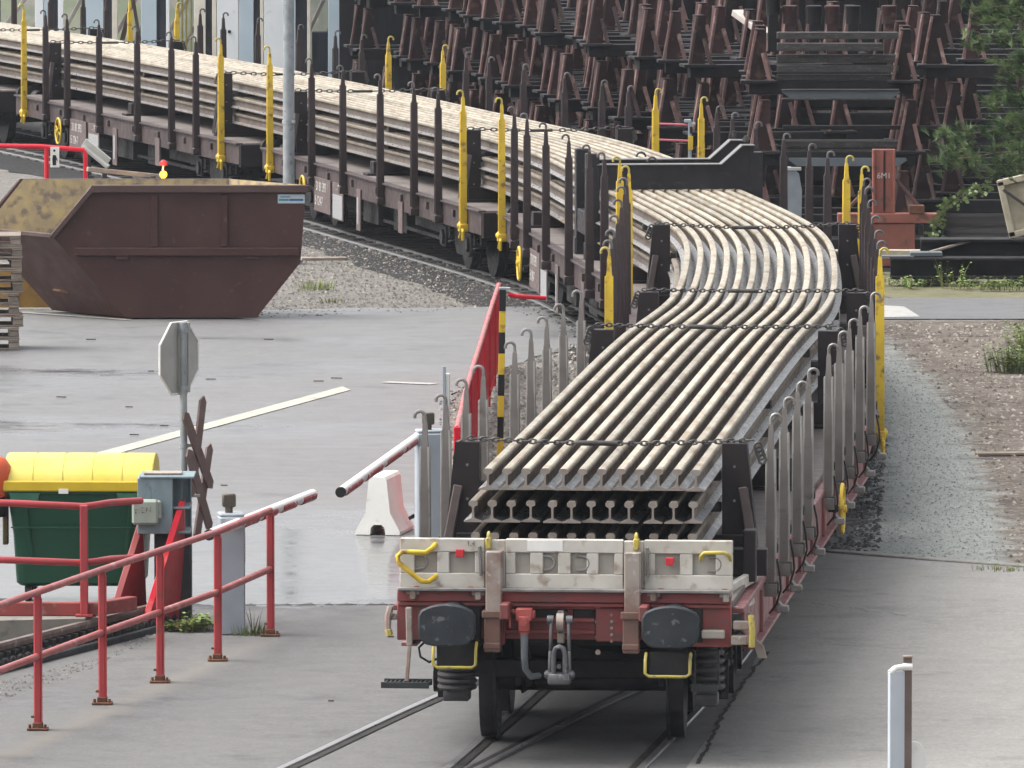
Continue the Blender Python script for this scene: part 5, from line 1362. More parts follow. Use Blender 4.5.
b = MB(); b.box(((X(277.5)+X(304.5))/2, -.008, Z(198)), (X(304.5)-X(277.5), .008, Z(193.5)-Z(202.5)), ch=.001); stk = b.build('sticker', M['sticker_white'], sk_)
b = MB(); b.box(((X(289)+X(303))/2, -.0135, Z(199)), (X(303)-X(289), .003, .028), ch=.0005); b.build('blue_band', M['sticker_blue'], stk)
b = MB(); b.box(((X(278.5)+X(288.5))/2, -.0135, Z(199)), (X(288.5)-X(278.5), .003, .028), ch=.0005); b.build('teal_band', M['sticker_teal'], stk)
b = MB(); b.box(((X(280)+X(290))/2, -.0135, Z(196)), (X(290)-X(280), .003, .012), ch=.0005); b.build('print_line', M['sticker_blue'], stk)
# ochre boards behind the skip's low end
ox_, oD_ = g(36, 309.5)
t = thing('board_stack', 'ochre painted board leaning low behind the end of the skip', 'board', (ox_-.2, oD_+.35, 0))
b = MB(); b.box((0, 0, .29), (.75, .05, .56)); b.build('board', M['ochre'], t)
b = MB(); b.box((.33, -.04, .29), (.05, .03, .54)); b.box((-.1, -.04, .29), (.05, .03, .54)); b.build('batten', M['ochre'], t)

# ------------------------------------------------------------------ pallets
pxx, pD_ = g(19, 350)
rd = random.Random(4)
POS = ['bottom pallet of the stack at the left photo edge', 'second pallet from the bottom of the left stack', 'third pallet from the bottom of the left stack', 'fourth pallet from the bottom of the left stack', 'fifth pallet from the bottom of the left stack',
       'fifth pallet from the top of the left stack', 'fourth pallet from the top of the left stack', 'third pallet from the top of the left stack', 'second pallet from the top of the left stack', 'topmost pallet of the stack at the left photo edge']
proto = None
for i in range(10):
    if proto is None:
        t = thing('pallet', '', 'pallet', (0, 0, 0), 0, 'pallets stacked at the left photo edge'); proto = t
        b = MB()
        for k in range(5): b.box((0, -.34 + k*.17, .133), (1.2, .12, .020))
        b.build('deck_boards', M['palletwood'], t)
        b = MB()
        for k in (-1, 0, 1): b.box((k*.53, 0, .111), (.13, .8, .020))
        for k in (-1, 0, 1): b.box((0, k*.33, .011), (1.2, .11, .020))
        b.build('stringer_boards', M['palletwood'], t)
        for kx_ in (-1, 0, 1):
            for ky in (-1, 0, 1):
                b = MB(); b.box((kx_*.53, ky*.33, .061), (.13, .11, .078)); b.build('block', M['palletwood'], t)
    else: t = copy_tree(proto)
    t['label'] = 'grey wooden ' + POS[i]
    t.location = (pxx - .62 + rd.uniform(-.03, .03), pD_ + .42 + rd.uniform(-.02, .02), i*.1455); t.rotation_euler.z = R(90) * 0 + R(4) + rd.uniform(-.03, .03)

# ------------------------------------------------------------------ tall galvanised pole
t = thing('lamp_pole', 'tall galvanised grey pole standing behind the skip before the train', 'pole', (*g(288.5, 262), 0))
b = MB(); b.tube([(0, 0, 0), (0, 0, 3), (0, 0, 9.5)], [.088, .082, .06], 16); b.build('shaft', M['galv'], t, 40)
b = MB(); b.cyl((0, 0, 2.02), (0, 0, 2.07), .095, 16).box((.07, -.06, 2.045), (.05, .05, .05)); b.build('band', M['galv'], t, 40)
b = MB(); b.cyl((0, 0, 1.0), (0, 0, 1.04), .097, 16); b.build('band', M['galv'], t, 40)
b = MB(); b.cyl((0, 0, 0), (0, 0, .04), .2, 18); b.build('foot_flange', M['galv'], t, 40)

# ------------------------------------------------------------------ things between skip and train
wl = thing('warning_lamp', 'lit orange warning lamp with red cap behind the skip', 'warning lamp', (*g(163, 262), 0))
Dq = wl.location.y; S = F / Dq; Z = lambda py: CAMH - (py - HZ) / S
b = MB(); b.box((0, .05, Z(172)/2), (.06, .06, Z(172))); b.bar((-.13, .0, .0), (0.0, .0, Z(163)), .03, .03); b.build('stand', M['galv'], wl)
b = MB(); b.lathe([(-.03, .035), (-.02, .055), (.02, .055), (.03, .035)], (0, -.02, Z(173.5)), (0, 1, 0), 20); b.build('lens', M['amber'], wl, 40)
b = MB(); b.lathe([(0, .06), (.05, .055), (.08, .02)], (0, .02, Z(164.5)), (0, 0, 1), 16); b.build('cap', M['redmark'], wl, 40)
ld_ = bpy.data.lights.new('lamp_light', 'POINT'); ld_.energy = 4; ld_.color = (1, .6, .2); ld_.shadow_soft_size = .05
lo_ = bpy.data.objects.new('lamp_light', ld_); COL.objects.link(lo_); lo_.parent = wl; lo_.location = (0, -.18, Z(173))
rx_, rD_ = g(48, 256)
S = F / rD_; X = lambda px: (px - 512) / S - rx_; Z = lambda py: CAMH - (py - HZ) / S
t = thing('safety_railing', 'red tube railing with a small white pictogram sign behind the skip', 'railing', (rx_, rD_, 0))
b = MB(); b.tube([(X(-60), 0, Z(144)), (X(40), 0, Z(145.5)), (X(83), 0, Z(149)), (X(85), 0, Z(152)), (X(85), 0, 0)], .034, 10); b.build('top_rail', M['redbright'], t, 60)
for px in (46, -50):
    b = MB(); b.cyl((X(px), 0, 0), (X(px), 0, Z(147)), .034, 10); b.build('post', M['redbright'], t, 50)
b = MB(); b.box((X(54.5), -.05, Z(156)), (.13, .01, .30)); sg = b.build('sign', M['white'], t)
b = MB(); b.cyl((X(54), -.057, Z(149.5)), (X(54), -.060, Z(149.5)), .018, 10).prism([(-.025, -.09), (.025, -.09), (.028, .0), (.045, -.03), (.05, -.02), (.02, .06), (-.02, .06), (-.03, 0)], (X(54), -.057, Z(158)), (1, 0, 0), (0, 0, 1), (0, -1, 0), .003); b.build('pictogram', M['black'], sg)
b = MB(); b.bar((*g(-20, 196, .9), .9), (*g(70, 188, .75), .75), .12, .12)
t = thing('steel_trough', 'grey tilted steel trough beside the brown wagon behind the red railing', 'trough', (*g(96, 250), 0))
Dq = t.location.y; S = F / Dq; tx = t.location.x; X = lambda px: (px - 512) / S - tx; Z = lambda py: CAMH - (py - HZ) / S
b = MB(); b.bar((X(83), .1, Z(142)), (X(108), 0, Z(162)), .16, .03, up=(0, 1, .4)); b.bar((X(83), .05, Z(146)), (X(108), -.05, Z(166)), .05, .1, up=(0, 1, .4)); b.build('chute', M['signback'], t)
b = MB(); b.box((X(88), .1, Z(150)/2), (.07, .07, Z(148))); b.box((X(104), .05, Z(166)/2), (.07, .07, Z(164))); b.build('leg', M['charcoal'], t)
t = thing('guard_beam', 'long pale beam running low behind the skip rim', 'beam', (*g(86, 262), 0))
Dq = t.location.y; S = F / Dq; tx = t.location.x; X = lambda px: (px - 512) / S - tx; Z = lambda py: CAMH - (py - HZ) / S
b = MB(); b.bar((X(86), .2, Z(169)), (X(158), .6, Z(178)), .07, .07); b.build('beam', M['strap'], t)
for px in (90, 152):
    b = MB(); b.box((X(px), .25, (Z(176))/2), (.07, .07, Z(175))); b.build('leg', M['charcoal'], t)
# pale heaps of spilled material beside the far wagon
stones('gravel_heap', P((104, 208), (134, 212), (150, 228), (112, 230)), 260, .04, .10, mat('pale heap stones', (.42, .42, .41), (.33, .33, .32), 6, rough=.9), 41, 'pale heap of stones beside the far wagon')

# ------------------------------------------------------------------ sign post lower right
t = thing('small_sign_post', 'brown steel post with a white board edge-on and a round white plate, lower right', 'sign post', (2.81, 65.0, 0))
b = MB(); b.box((-.0, 0, .8), (.062, .02, 1.6), ch=.003); b.box((-.026, .035, .8), (.01, .07, 1.598), ch=.002); b.box((.026, .035, .8), (.01, .07, 1.598), ch=.002); po = b.build('post', mat('brown steel post', (.20, .145, .125), (.16, .115, .10), 5, c3=(.25, .2, .18), s3=12, lo3=.6, hi3=.75, rough=.55), t)
b = MB(); b.box((0, 0, 1.607), (.068, .06, .012)); b.build('cap', M['strap'], po)
b = MB(); b.box((0, 0, .74), (.145, .03, 1.53), R(42), ch=.004); bd = b.build('board', mat('pale blue white board', (.62, .67, .71), (.56, .61, .66), 3, rough=.4), t, loc=(-.082, -.05, 0))
b = MB(); b.tube([(-.13, -.09, 1.50), (-.09, -.06, 1.53), (-.03, -.02, 1.535), (.03, -.012, 1.535)], .022, 8); b.box((0, -.014, 1.535), (.07, .012, .05)); b.build('clamp', M['white'], t, 50)
b = MB(); b.lathe([(-.006, .13), (0, .135), (.006, .13)], (0, 0, 0), (0, 1, 0), 28); o = b.build('round_plate', M['white'], t, 40, loc=(.035, .06, .86)); o.rotation_euler.z = R(35)

# ------------------------------------------------------------------ yard of stacked bolster frames
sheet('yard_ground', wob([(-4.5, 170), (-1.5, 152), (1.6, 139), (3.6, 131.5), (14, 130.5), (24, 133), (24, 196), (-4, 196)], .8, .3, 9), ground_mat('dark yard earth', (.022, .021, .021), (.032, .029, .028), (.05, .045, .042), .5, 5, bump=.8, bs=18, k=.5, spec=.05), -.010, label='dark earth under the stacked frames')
def frame_proto(wd, bright=0):
    t = thing('stacked_frame', '', 'steel frame')
    b = MB(); b.box((0, 0, .11), (wd + .25, .24, .20)); b.build('beam', M['yarddark'], t)
    for s in (-1, 1):
        p = MB(); p.prism([(-.115, .225), (.105, .225), (.115, .96), (-.045, .96)], (s*wd*.5, -.10, 0), (1, 0, 0), (0, 0, 1), (0, 1, 0), .20)
        p.box((s*wd*.5 + .025, 0, .965), (.15, .24, .018)); p.build('post', M['yardrust'], t)
        p = MB(); p.bar((s*wd*.5 + .075, -.14, .62), (s*wd*.5 + .18, -.24, .20), .06, .05, up=(0, 1, 0)); p.bar((s*wd*.5 - .025, -.13, .95), (s*wd*.5 - .165, -.22, .20), .045, .06, up=(0, 1, 0)); p.build('brace', M['yardlight'], t)
        p = MB(); p.box((s*wd*.5, -.06, .20), (.50, .46, .05)); p.build('foot_bracket', M['yarddark'], t)
    return t
fp_ = frame_proto(2.15)
used = False
def place_frame(x, D, z, a, label, group):
    global used
    o = fp_ if not used else copy_tree(fp_)
    used = True
    o.location = (x, D, z); o.rotation_euler = (0, 0, a)
    o['label'] = label; o['group'] = group
    return o
rd = random.Random(17)
LV = ['ground', 'middle', 'upper']
NF = 22
for i in range(NF):
    u = i / (NF - 1)
    D = 141.5 + (174 - 141.5) * u
    xl = 2.95 + (-2.85 - 2.95) * u + rd.uniform(-.06, .06)
    a = math.atan(5.8 / 32.5)
    for lv in range(3):
        if lv == 2 and i in (4,): continue
        if rd.random() < .06 and lv == 2: continue
        ja = rd.gauss(0, .06)
        ox_ = rd.gauss(0, .16)
        place_frame(xl + 1.07 + ox_, D + rd.uniform(-.2, .2), .27 + lv*1.03, a + ja,
                    'rusty %s tier frame in the long left row, %s from its near end' % (LV[lv], ORD[i]), 'rusty frames stacked along the left row')
for i in range(NF - 1):
    u = (i + .5) / (NF - 1)
    D = 141.5 + (174 - 141.5) * u
    xl = 2.95 + (-2.85 - 2.95) * u + 1.0 + rd.gauss(0, .15)
    for lv in range(3):
        if rd.random() < .08: continue
        place_frame(xl + 1.07 + rd.gauss(0, .1), D + rd.uniform(-.15, .15), .27 + lv*1.03, math.atan(5.8 / 32.5) + rd.gauss(0, .03),
                    'rusty %s tier frame in the second left row, %s from its near end' % (LV[lv], ORD[i]), 'rusty frames stacked along the second left row')
for i in range(9):
    D = 140.5 + i*2.0
    for lv in range(3):
        xl = 6.2 + .05*i + (0, .55, .22, .85)[(i + lv) % 4] + rd.uniform(-.1, .1)
        place_frame(xl + 1.07, D + rd.uniform(-.1, .1), .27 + lv*1.03 + .03, rd.uniform(-.05, .05),
                    'rusty %s tier frame in the right row, %s from its near end' % (LV[lv], ORD[i]), 'rusty frames stacked along the right row')
for lv in range(3):
    place_frame(4.70 + (.07 if lv == 1 else 0) - (0 if lv else .05), 135.2 + .3*lv, .27 + lv*1.03, -.01, 'rusty frame facing the camera in the %s tier, between the two rows' % LV[lv], 'rusty frames facing the camera')
    for k in range(2):
        place_frame(4.75 + rd.uniform(-.06, .06), 137.2 + k*1.7, .27 + lv*1.03, rd.uniform(-.03, .03), 'rusty frame %s behind the frame facing the camera, %s tier' % (('directly', 'second')[k], LV[lv]), 'rusty frames facing the camera')
# sleepers under the stacks
for (x, D, L, a) in ((4.7, 134.8, 3.0, 0), (1.4, 155, 30, R(90+10.2)), (3.4, 155, 30, R(90+10.2)), (6.7, 148, 17, R(88)), (8.6, 148, 17, R(88))):
    b = MB(); b.box((0, 0, .13), (L, .30, .268)); o = b.build('ground_beam', M['yarddark'], None, loc=(x, D, 0), rz=a)
    tag(o, 'dark ground beam under stacked frames' if L < 5 else ('long dark ground beam under the %s row of stacked frames' % ('left' if x < 5 else 'right')), 'beam', 'ground beams under the frames')
for k, (z, L, dx) in enumerate(((.42, 2.3, 0), (.80, 2.1, .1), (1.18, 2.4, -.05), (1.56, 2.2, .05), (1.94, 2.3, 0), (.42, 2.2, .1), (1.18, 2.2, 0))):
    b = MB(); b.box((0, 0, 0), (L, .30, .30), ch=.02); b.box((0, 0, -.17), (L*.9, .2, .04)); o = b.build('dark_beam', M['yarddark'], None, loc=(4.95 + dx, 143.2 + (.9 if k > 4 else 0), z))
    tag(o, 'dark stored beam in the pile behind the facing frame', 'beam', 'dark beams piled behind the facing frame')
b = MB(); b.box((0, .4, .12), (1.8, 1.6, .24)); o = b.build('ground_beam', M['yarddark'], None, loc=(4.95, 143.2, 0)); tag(o, 'dark ground support under the pile behind the facing frame', 'support')
# weathered timbers held between the posts of the facing frame
S = F / 135.2
X = lambda px: (px - 512) / S
Z = lambda py, S_=F/135.2: CAMH - (py - HZ) / S_
for k, (py, h, x0, x1, dy) in enumerate(((36, 7, 778, 900, .05), (47, 8, 778, 884, -.12), (59, 8, 778, 898, .0), (69, 7, 778, 900, -.06), (78, 6, 778, 898, .03))):
    b = MB(); b.box((0, 0, 0), (X(x1)-X(x0), .22, h / S)); o = b.build('timber_beam', M['wood'], None, loc=((X(x0)+X(x1))/2, 135.75 + dy, Z(py)))
    tag(o, '%s weathered timber from the top between the posts of the facing frame' % ORD[k], 'timber', 'weathered timbers in the facing frame')
t = thing('steel_sheet_beam', 'pale blue grey tapered steel beam under the weathered timbers', 'steel beam', ((X(782)+X(899))/2, 135.5, Z(97)))
b = MB(); w_ = (X(899)-X(782))/2; b.prism([(-w_, 0.085), (-w_+.12, 0), (w_-.10, 0), (w_+.02, .085), (w_, .12), (-w_, .12)], (0, -.36, 0), (1, 0, 0), (0, 0, 1), (0, 1, 0), .05); b.build('web', M['bluesteel'], t)
b = MB(); b.box((0, -.33, .125), (2*w_, .16, .012)); b.box((0, -.33, -.012), (2*w_, .16, .03)); b.build('flange', M['wood'], t)
t = thing('steel_sheet_beam', 'pale blue grey tapered steel beam low behind the salmon red frame', 'steel beam', ((X(790)+X(905))/2, 135.5, Z(165)))
b = MB(); b.prism([(-w_, 0.085), (-w_+.12, 0), (w_-.10, 0), (w_+.02, .085), (w_, .12), (-w_, .12)], (0, -.36, 0), (1, 0, 0), (0, 0, 1), (0, 1, 0), .05); b.build('web', M['bluesteel'], t)
for k, (py, h) in enumerate(((128, 4), (145, 7), (153, 6))):
    b = MB(); b.box((0, 0, 0), (X(912)-X(784), .2, h/S)); o = b.build('timber_beam', M['yarddark'] if k == 0 else M['wood'], None, loc=((X(784)+X(912))/2, 135.7, Z(py)))
    tag(o, ('dark thin bar across the middle tier of the facing frame', 'upper plank across the middle tier of the facing frame', 'lower plank across the middle tier of the facing frame')[k], 'timber')
# a row of drum-like post ends on top, leaning beam and rust plate
for k, px in enumerate((773, 790, 814, 832, 853, 889)):
    b = MB(); b.lathe([(0, .11), (.22, .11), (.24, .12), (.27, .12), (.28, .09)], (0, 0, 0), (0, 0, 1), 14); b.box((0, 0, -.28), (.16, .16, .56)); o = b.build('bollard_stub', M['yardrust'] if k % 2 else M['yarddark'], None, 40, loc=((px-512)*140/F, 140, 3.22 if k else 3.35))
    tag(o, 'rusty capped stub on the stack, %s from the left' % ORD[k], 'stub', 'capped stubs on top of the stack')
b = MB(); b.bar((0, 0, 0), (.48, -.8, -.33), .20, .10); o = b.build('leaning_beam', M['beamgrey'], None, loc=((737-512)*144/F, 144, 3.24)); tag(o, 'pale grey beam end lying tilted on top of the left row', 'beam')
t = thing('rust_plate_frame', 'wide rust red plate standing upright behind the left row', 'steel plate', ((729-512)*158/F, 158, 0))
b = MB(); b.box((0, 0, 1.55), (.33, .12, 3.10)); b.box((0, 0, 3.11), (.36, .16, .02)); b.build('plate', M['yardrust'], t)
b = MB(); b.bar((.14, -.12, 3.0), (-.10, -.2, 2.5), .05, .05, up=(0, 1, 0)); b.build('brace', M['yardlight'], t)
# dark shed behind everything
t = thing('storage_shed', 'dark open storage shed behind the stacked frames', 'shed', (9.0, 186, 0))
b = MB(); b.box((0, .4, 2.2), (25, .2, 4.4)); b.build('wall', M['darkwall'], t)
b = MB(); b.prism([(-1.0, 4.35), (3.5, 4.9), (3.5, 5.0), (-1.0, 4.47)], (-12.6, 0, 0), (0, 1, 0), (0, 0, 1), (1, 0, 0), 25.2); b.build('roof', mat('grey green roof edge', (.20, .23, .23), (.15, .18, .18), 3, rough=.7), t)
for k in range(17):
    b = MB(); b.box((-12 + k*1.5, -.2, 2.2), (.16, .2, 4.4)); b.build('post', M['yardrust'], t)
b = MB()
for k in range(3): b.box((0, -.05, .9 + 1.2*k), (24.6, .08, .12))
b.build('rail', M['yarddark'], t)
b = MB(); b.box((3.2, -1.2, 2.62), (11, .4, .10)); b.build('shelf', M['bluesteel'], t)
# ------------------------------------------------------------------ salmon red frame, dark beams, crate, sheet roll
cx_, cD_ = (884-512)*132.6/F, 132.6
S = F / cD_; X = lambda px: (px - 512) / S - cx_; Z = lambda py: CAMH - (py - HZ) / S
t = thing('steel_stand', 'salmon red steel stand with a wide numbered post behind the yellow stakes', 'steel stand', (cx_, cD_, 0))
H0 = Z(222)
b = MB(); b.box((X(888), 0, H0+.07), (X(938)-X(838), .30, .14)); b.box((0, 0, H0/2), (.9, .26, H0-.01)); b.build('base_beam', M['orange'], t)
b = MB(); w2 = (X(896)-X(873)); b.box((0, -.02, (Z(148)+H0+.14)/2), (w2, .10, Z(148)-H0-.14)); b.box((-.145, -.08, (Z(148)+H0+.14)/2), (.03, .10, Z(148)-H0-.14)); b.box((.145, -.08, (Z(148)+H0+.14)/2), (.03, .10, Z(148)-H0-.14)); po = b.build('post', M['orange'], t)
b = MB(); b.box((.01, -.075, (Z(148)+H0+.14)/2), (.03, .01, Z(150)-H0-.16), ch=.002); b.build('seam', M['yardrust'], po)
text('6M1', .115, M['lettering'], 'lettering', po, (0, -.135, Z(174.5)), (R(90), 0, 0))
b = MB(); b.box((-.14, -.08, Z(174.5)), (.001, .001, .001), ch=0)
for s, (pa, pb_) in ((1, ((896, 178), (920, 206))), (-1, ((872, 184), (850, 206)))):
    b = MB(); b.bar((X(pa[0]), .02, Z(pa[1])), (X(pb_[0]), -.02, Z(pb_[1])), .05, .05, up=(0, 1, 0)); b.build('brace', mat('dull red brace', (.16, .07, .06), (.12, .06, .055), 5, rough=.6) if 'dull red brace' not in bpy.data.materials else bpy.data.materials['dull red brace'], t)
b = MB(); b.box((X(917), -.05, H0+.20), (.22, .24, .12)); b.build('clamp', M['rust'], t)
# dark beams on the ground, right
for (lab, x0, x1, D, z0, h, dp) in (('long black steel beam lying on the ground before the weeds', 5.30, 10.5, 128.6, .09, .30, .45), ('black steel beam stacked behind the long black beam, at the right edge', 5.75, 10.5, 129.3, .09, .52, .5), ('pale weathered timber lying on the ground behind the yellow stakes', 4.5, 6.1, 131.0, .28, .12, .2)):
    t = thing('steel_beam' if 'steel' in lab else 'timber_beam', lab, 'beam', ((x0+x1)/2, D, 0))
    w_ = x1 - x0
    if 'steel' in lab:
        b = MB(); b.box((0, 0, z0 + h/2), (w_, dp*.25, h-.06)); b.box((0, 0, z0+.02), (w_, dp, .04)); b.box((0, 0, z0+h-.02), (w_, dp, .04)); b.build('beam', M['yarddark'], t)
        for xx in (-w_*.4, -w_*.15, w_*.1):
            b = MB(); b.box((xx, 0, z0/2), (.35, .5, z0)); b.build('bearer', M['black'], t)
    else:
        b = MB(); b.box((0, 0, z0), (w_, dp, h)); b.build('beam', M['palewood'], t)
        for xx in (-.6, .6):
            b = MB(); b.box((xx, 0, .11), (.2, .2, .22)); b.build('bearer', M['wood'], t)
b = MB(); b.bar((0, 0, 0), (.62, .25, .16), .07, .035); o = b.build('plank', M['palletwood'], None, loc=(5.85, 128.95, .43)); tag(o, 'grey brown plank lying slanted on the black beams', 'plank')
b = MB(); b.box((0, 0, 0), (.55, .3, .02)); b.box((.45, .05, .03), (.45, .3, .06)); o = b.build('steel_plate', M['bluesteel'], None, loc=(5.35, 128.6, .402)); tag(o, 'small grey steel plate lying on the left end of the black beam', 'steel plate')
t = thing('crate', 'cream wooden crate side leaning at the right photo edge on the black beams', 'crate', (7.05, 129.3, .61), 0)
t.rotation_euler = (0, R(-13), 0)
for (x, z, w_, h) in ((.0, .42, .09, .80), (.62, .42, .09, .80), (.31, .05, .71, .09), (.31, .80, .71, .09)):
    b = MB(); b.box((x, 0, z), (w_, .10, h)); b.build('batten', M['palewood'], t)
b = MB(); b.box((.31, .055, .42), (.60, .02, .72)); b.build('side_panel', M['palewood'], t)
b = MB(); b.bar((.02, -.055, .70), (.55, -.055, .10), .04, .02, up=(0, 1, 0)); b.build('brace', M['wood'], t)
t = thing('sheet_roll', 'pale grey roll of sheeting standing beside the bend of the rails', 'sheet roll', ((793-512)*131/F, 131, 0))
b = MB(); pr = [(-.10, 0), (.12, 0), (.13, 1.2), (.09, 1.42), (-.02, 1.52), (-.10, 1.53)]; b.prism(pr, (0, -.08, 0), (1, 0, 0), (0, 0, 1), (0, 1, 0), .22); b.build('roll', M['tarp'], t, 30)
b = MB(); b.box((-.0, -.09, 1.50), (.24, .03, .05)); b.build('top_band', M['signback'], t)
# low signal post by the rails
qx, qD = (690-512)*131.5/F, 131.5
S = F / qD; Z = lambda py: CAMH - (py - HZ) / S
t = thing('signal_post', 'slim blue grey post with a yellow plate and two red bars beyond the rails', 'post', (qx, qD, 0))
b = MB(); b.box((0, 0, Z(119)/2), (.05, .05, Z(119))); b.box((-.03, 0, Z(120)), (.10, .06, .05)); b.box((.05, 0, Z(123)), (.06, .05, .04)); b.build('post', M['cabinet'], t)
b = MB(); b.box((.01, -.035, Z(142)), (.07, .015, .20)); b.build('plate', M['yellow'], t)
b = MB(); b.box((.02, -.035, Z(129)), (.04, .015, .10)); b.build('plate', M['black'], t)
for py in (124, 140):
    b = MB(); b.tube([(-.02, 0, Z(py)), (-.5, .05, Z(py-1))], .018, 6); b.build('red_bar', mat('pinkish red bar', (.50, .13, .15), rough=.5) if 'pinkish red bar' not in bpy.data.materials else bpy.data.materials['pinkish red bar'], t)
# grey wall piece right edge
t = thing('edge_post', 'dark thick post at the right photo edge beside the green shrub', 'post', (6.72, 118.5, 0))
b = MB(); b.tube([(0, 0, 0), (.01, 0, .3), (0, .0, .62)], [.10, .085, .09], 10); b.build('post', M['black'], t, 40)

# ------------------------------------------------------------------ white hall at the far left
D = 193.0
S = F / D
X = lambda px: (px - 512) / S
hall = thing('white_hall', 'white and pale blue open hall behind the far wagons, upper left', 'hall', (X(180), D, 0))
hx0 = X(180)
H = 4.6
cols = [(-40, -12, 'hallblue'), (-12, -2, 'hallgap'), (35, 44, 'hallwhite'), (44, 51, 'hallblue'), (51, 58, 'hallgap'), (58, 64, 'hallwhite'), (86, 104, 'hallblue'), (105, 110, 'hallgap'), (112, 118, 'hallcream'),
        (141, 157, 'hallblue'), (157, 166, 'hallgap'), (166, 170, 'hallwhite'), (194, 206, 'hallcream'), (207, 211, 'hallgap'), (212, 217, 'hallcream'), (217, 239, 'hallwhite'), (239, 254, 'hallblue'), (254, 260, 'hallgap'), (260, 264, 'hallcream'), (264, 285, 'hallwhite'), (285, 296, 'hallblue'), (297, 307, 'hallgap'), (307, 311, 'hallcream'),
        (328, 342, 'hallblue'), (342, 348, 'hallgap'), (348, 352, 'hallwhite'), (366, 374, 'hallblue')]
for (x0, x1, m_) in cols:
    gap = m_ == 'hallgap'
    b = MB(); b.box(((X(x0)+X(x1))/2 - hx0, .12 if gap else 0, H/2), (X(x1)-X(x0) + (.1 if gap else -.012), .10 if gap else .22, H)); b.build('gap_strip' if gap else 'wall_panel', M[m_], hall)  # dark strips added to fill the gaps between wall panels
b = MB(); b.box((0, .1, H+.15), (X(380)-X(-45), .7, .3)); b.build('roof', M['hallblue'], hall)
b = MB(); b.box((X(229.5)-hx0, -.13, 1.02), (.06, .05, .06)); b.build('door_knob', M['black'], hall)
for (x0, x1) in ((0, 34), (64, 86), (118, 141), (170, 194), (311, 328), (352, 366)):
    b = MB(); xa_, xb_ = X(x0)-hx0, X(x1)-hx0
    b.bar((xa_, .9, .2), (xb_+.1, .9, 1.3), .08, .09, up=(0, 1, 0)); b.bar((xa_-.1, 1.0, .9), (xb_+.1, 1.0, 2.1), .08, .10, up=(0, 1, 0)); b.build('stair_beam', M['beamgrey'], hall)
b = MB(); b.bar((X(128)-hx0, .7, 2.2), (X(144)-hx0, .7, .0), .07, .07, up=(0, 1, 0)); b.bar((X(118)-hx0, .75, .6), (X(134)-hx0, .75, 1.9), .10, .1, up=(0, 1, 0)); b.build('brown_brace', mat('brown brace', (.17, .115, .095), (.13, .09, .08), 4, rough=.7), hall)
b = MB()
for px in (177, 181, 185, 190): b.box((X(px)-hx0, .8, 1.5), (.035, .04, 1.9))
b.build('yellow_bar', mat('pale yellow bars', (.60, .50, .12), (.5, .45, .2), 5, rough=.6), hall)
b = MB(); b.box(((X(311)+X(328))/2-hx0, .5, .5), (X(328)-X(311)-.03, .5, 1.0)); b.build('grey_box', M['hallgap'], hall)
b = MB(); b.box((0, 3.8, 2.2), (X(380)-X(-45), .2, 4.4)); b.build('back_wall', M['bank'], hall)
b = MB(); b.box((X(375)-hx0+.05, 1.9, 2.2), (.1, 3.9, 4.4)); b.build('end_wall', M['hallgap'], hall)

# ------------------------------------------------------------------ pine tree, upper right
def pine(x, D, h, seed):
    rd = random.Random(seed)
    t = thing('pine_tree', 'green pine tree reaching in at the upper right corner', 'tree', (x, D, 0))
    tr = MB(); tr.tube([(0, 0, 0), (.04, .02, h*.35), (-.03, .03, h*.7), (0, 0, h)], [.17, .13, .08, .02], 12)
    lim = []
    for k in range(90):
        z = 2.0 + (h - 2.3) * (k / 89) ** .95
        L = (1.75 * (1 - ((z - 2.0) / (h - 1.6)) ** 1.4) + .3) * rd.uniform(.72, 1.08)
        a = k * 2.39996 + rd.uniform(-.3, .3)
        pts = []; bend = rd.uniform(-.1, .12)
        for j in range(6):
            u = j / 5
            pts.append(Vector((math.cos(a + bend*u)*L*u, math.sin(a + bend*u)*L*u, z + .10*u*L - .16*u*u*L + rd.uniform(-.02, .02))))
        tr.tube(pts, [.032*(1-u*.8) for u in (0, .2, .4, .6, .8, 1)], 5); lim.append(pts)
    tr.build('trunk', M['bark'], t, 50)
    b = MB()
    for pts in lim:
        L = (pts[-1] - pts[0]).length
        for j in range(int(34 + 26*L)):
            u = .22 + .78 * rd.random() ** .7
            q = u*5; i0 = min(4, int(q)); p = pts[i0].lerp(pts[i0+1], q - i0)
            sp = .16 + .12*(1-u)
            p = p + Vector((rd.gauss(0, sp*.6), rd.gauss(0, sp*.6), rd.gauss(.02, .07)))
            out = Vector((p.x, p.y, 0)); out = out.normalized() if out.length > .01 else Vector((1, 0, 0))
            ax = (out*.8 + Vector((rd.gauss(0, .5), rd.gauss(0, .5), rd.uniform(.0, .7)))).normalized()
            for n_ in range(34):
                d = (ax + Vector((rd.gauss(0, .32), rd.gauss(0, .32), rd.gauss(0, .32)))).normalized()
                sd_ = d.cross(Vector((rd.random(), rd.random(), rd.random()))).normalized() * .0048
                l = rd.uniform(.09, .16); o = p - ax*rd.uniform(0, .10)
                b.add([tuple(o - sd_), tuple(o + sd_), tuple(o + d*l)], [(0, 1, 2)])
    me = bpy.data.meshes.new('crown'); me.from_pydata(b.v, [], b.f); me.materials.append(M['needle'])
    o = bpy.data.objects.new('crown', me); COL.objects.link(o); o.parent = t
pine(7.72, 120.5, 7.3, 3)

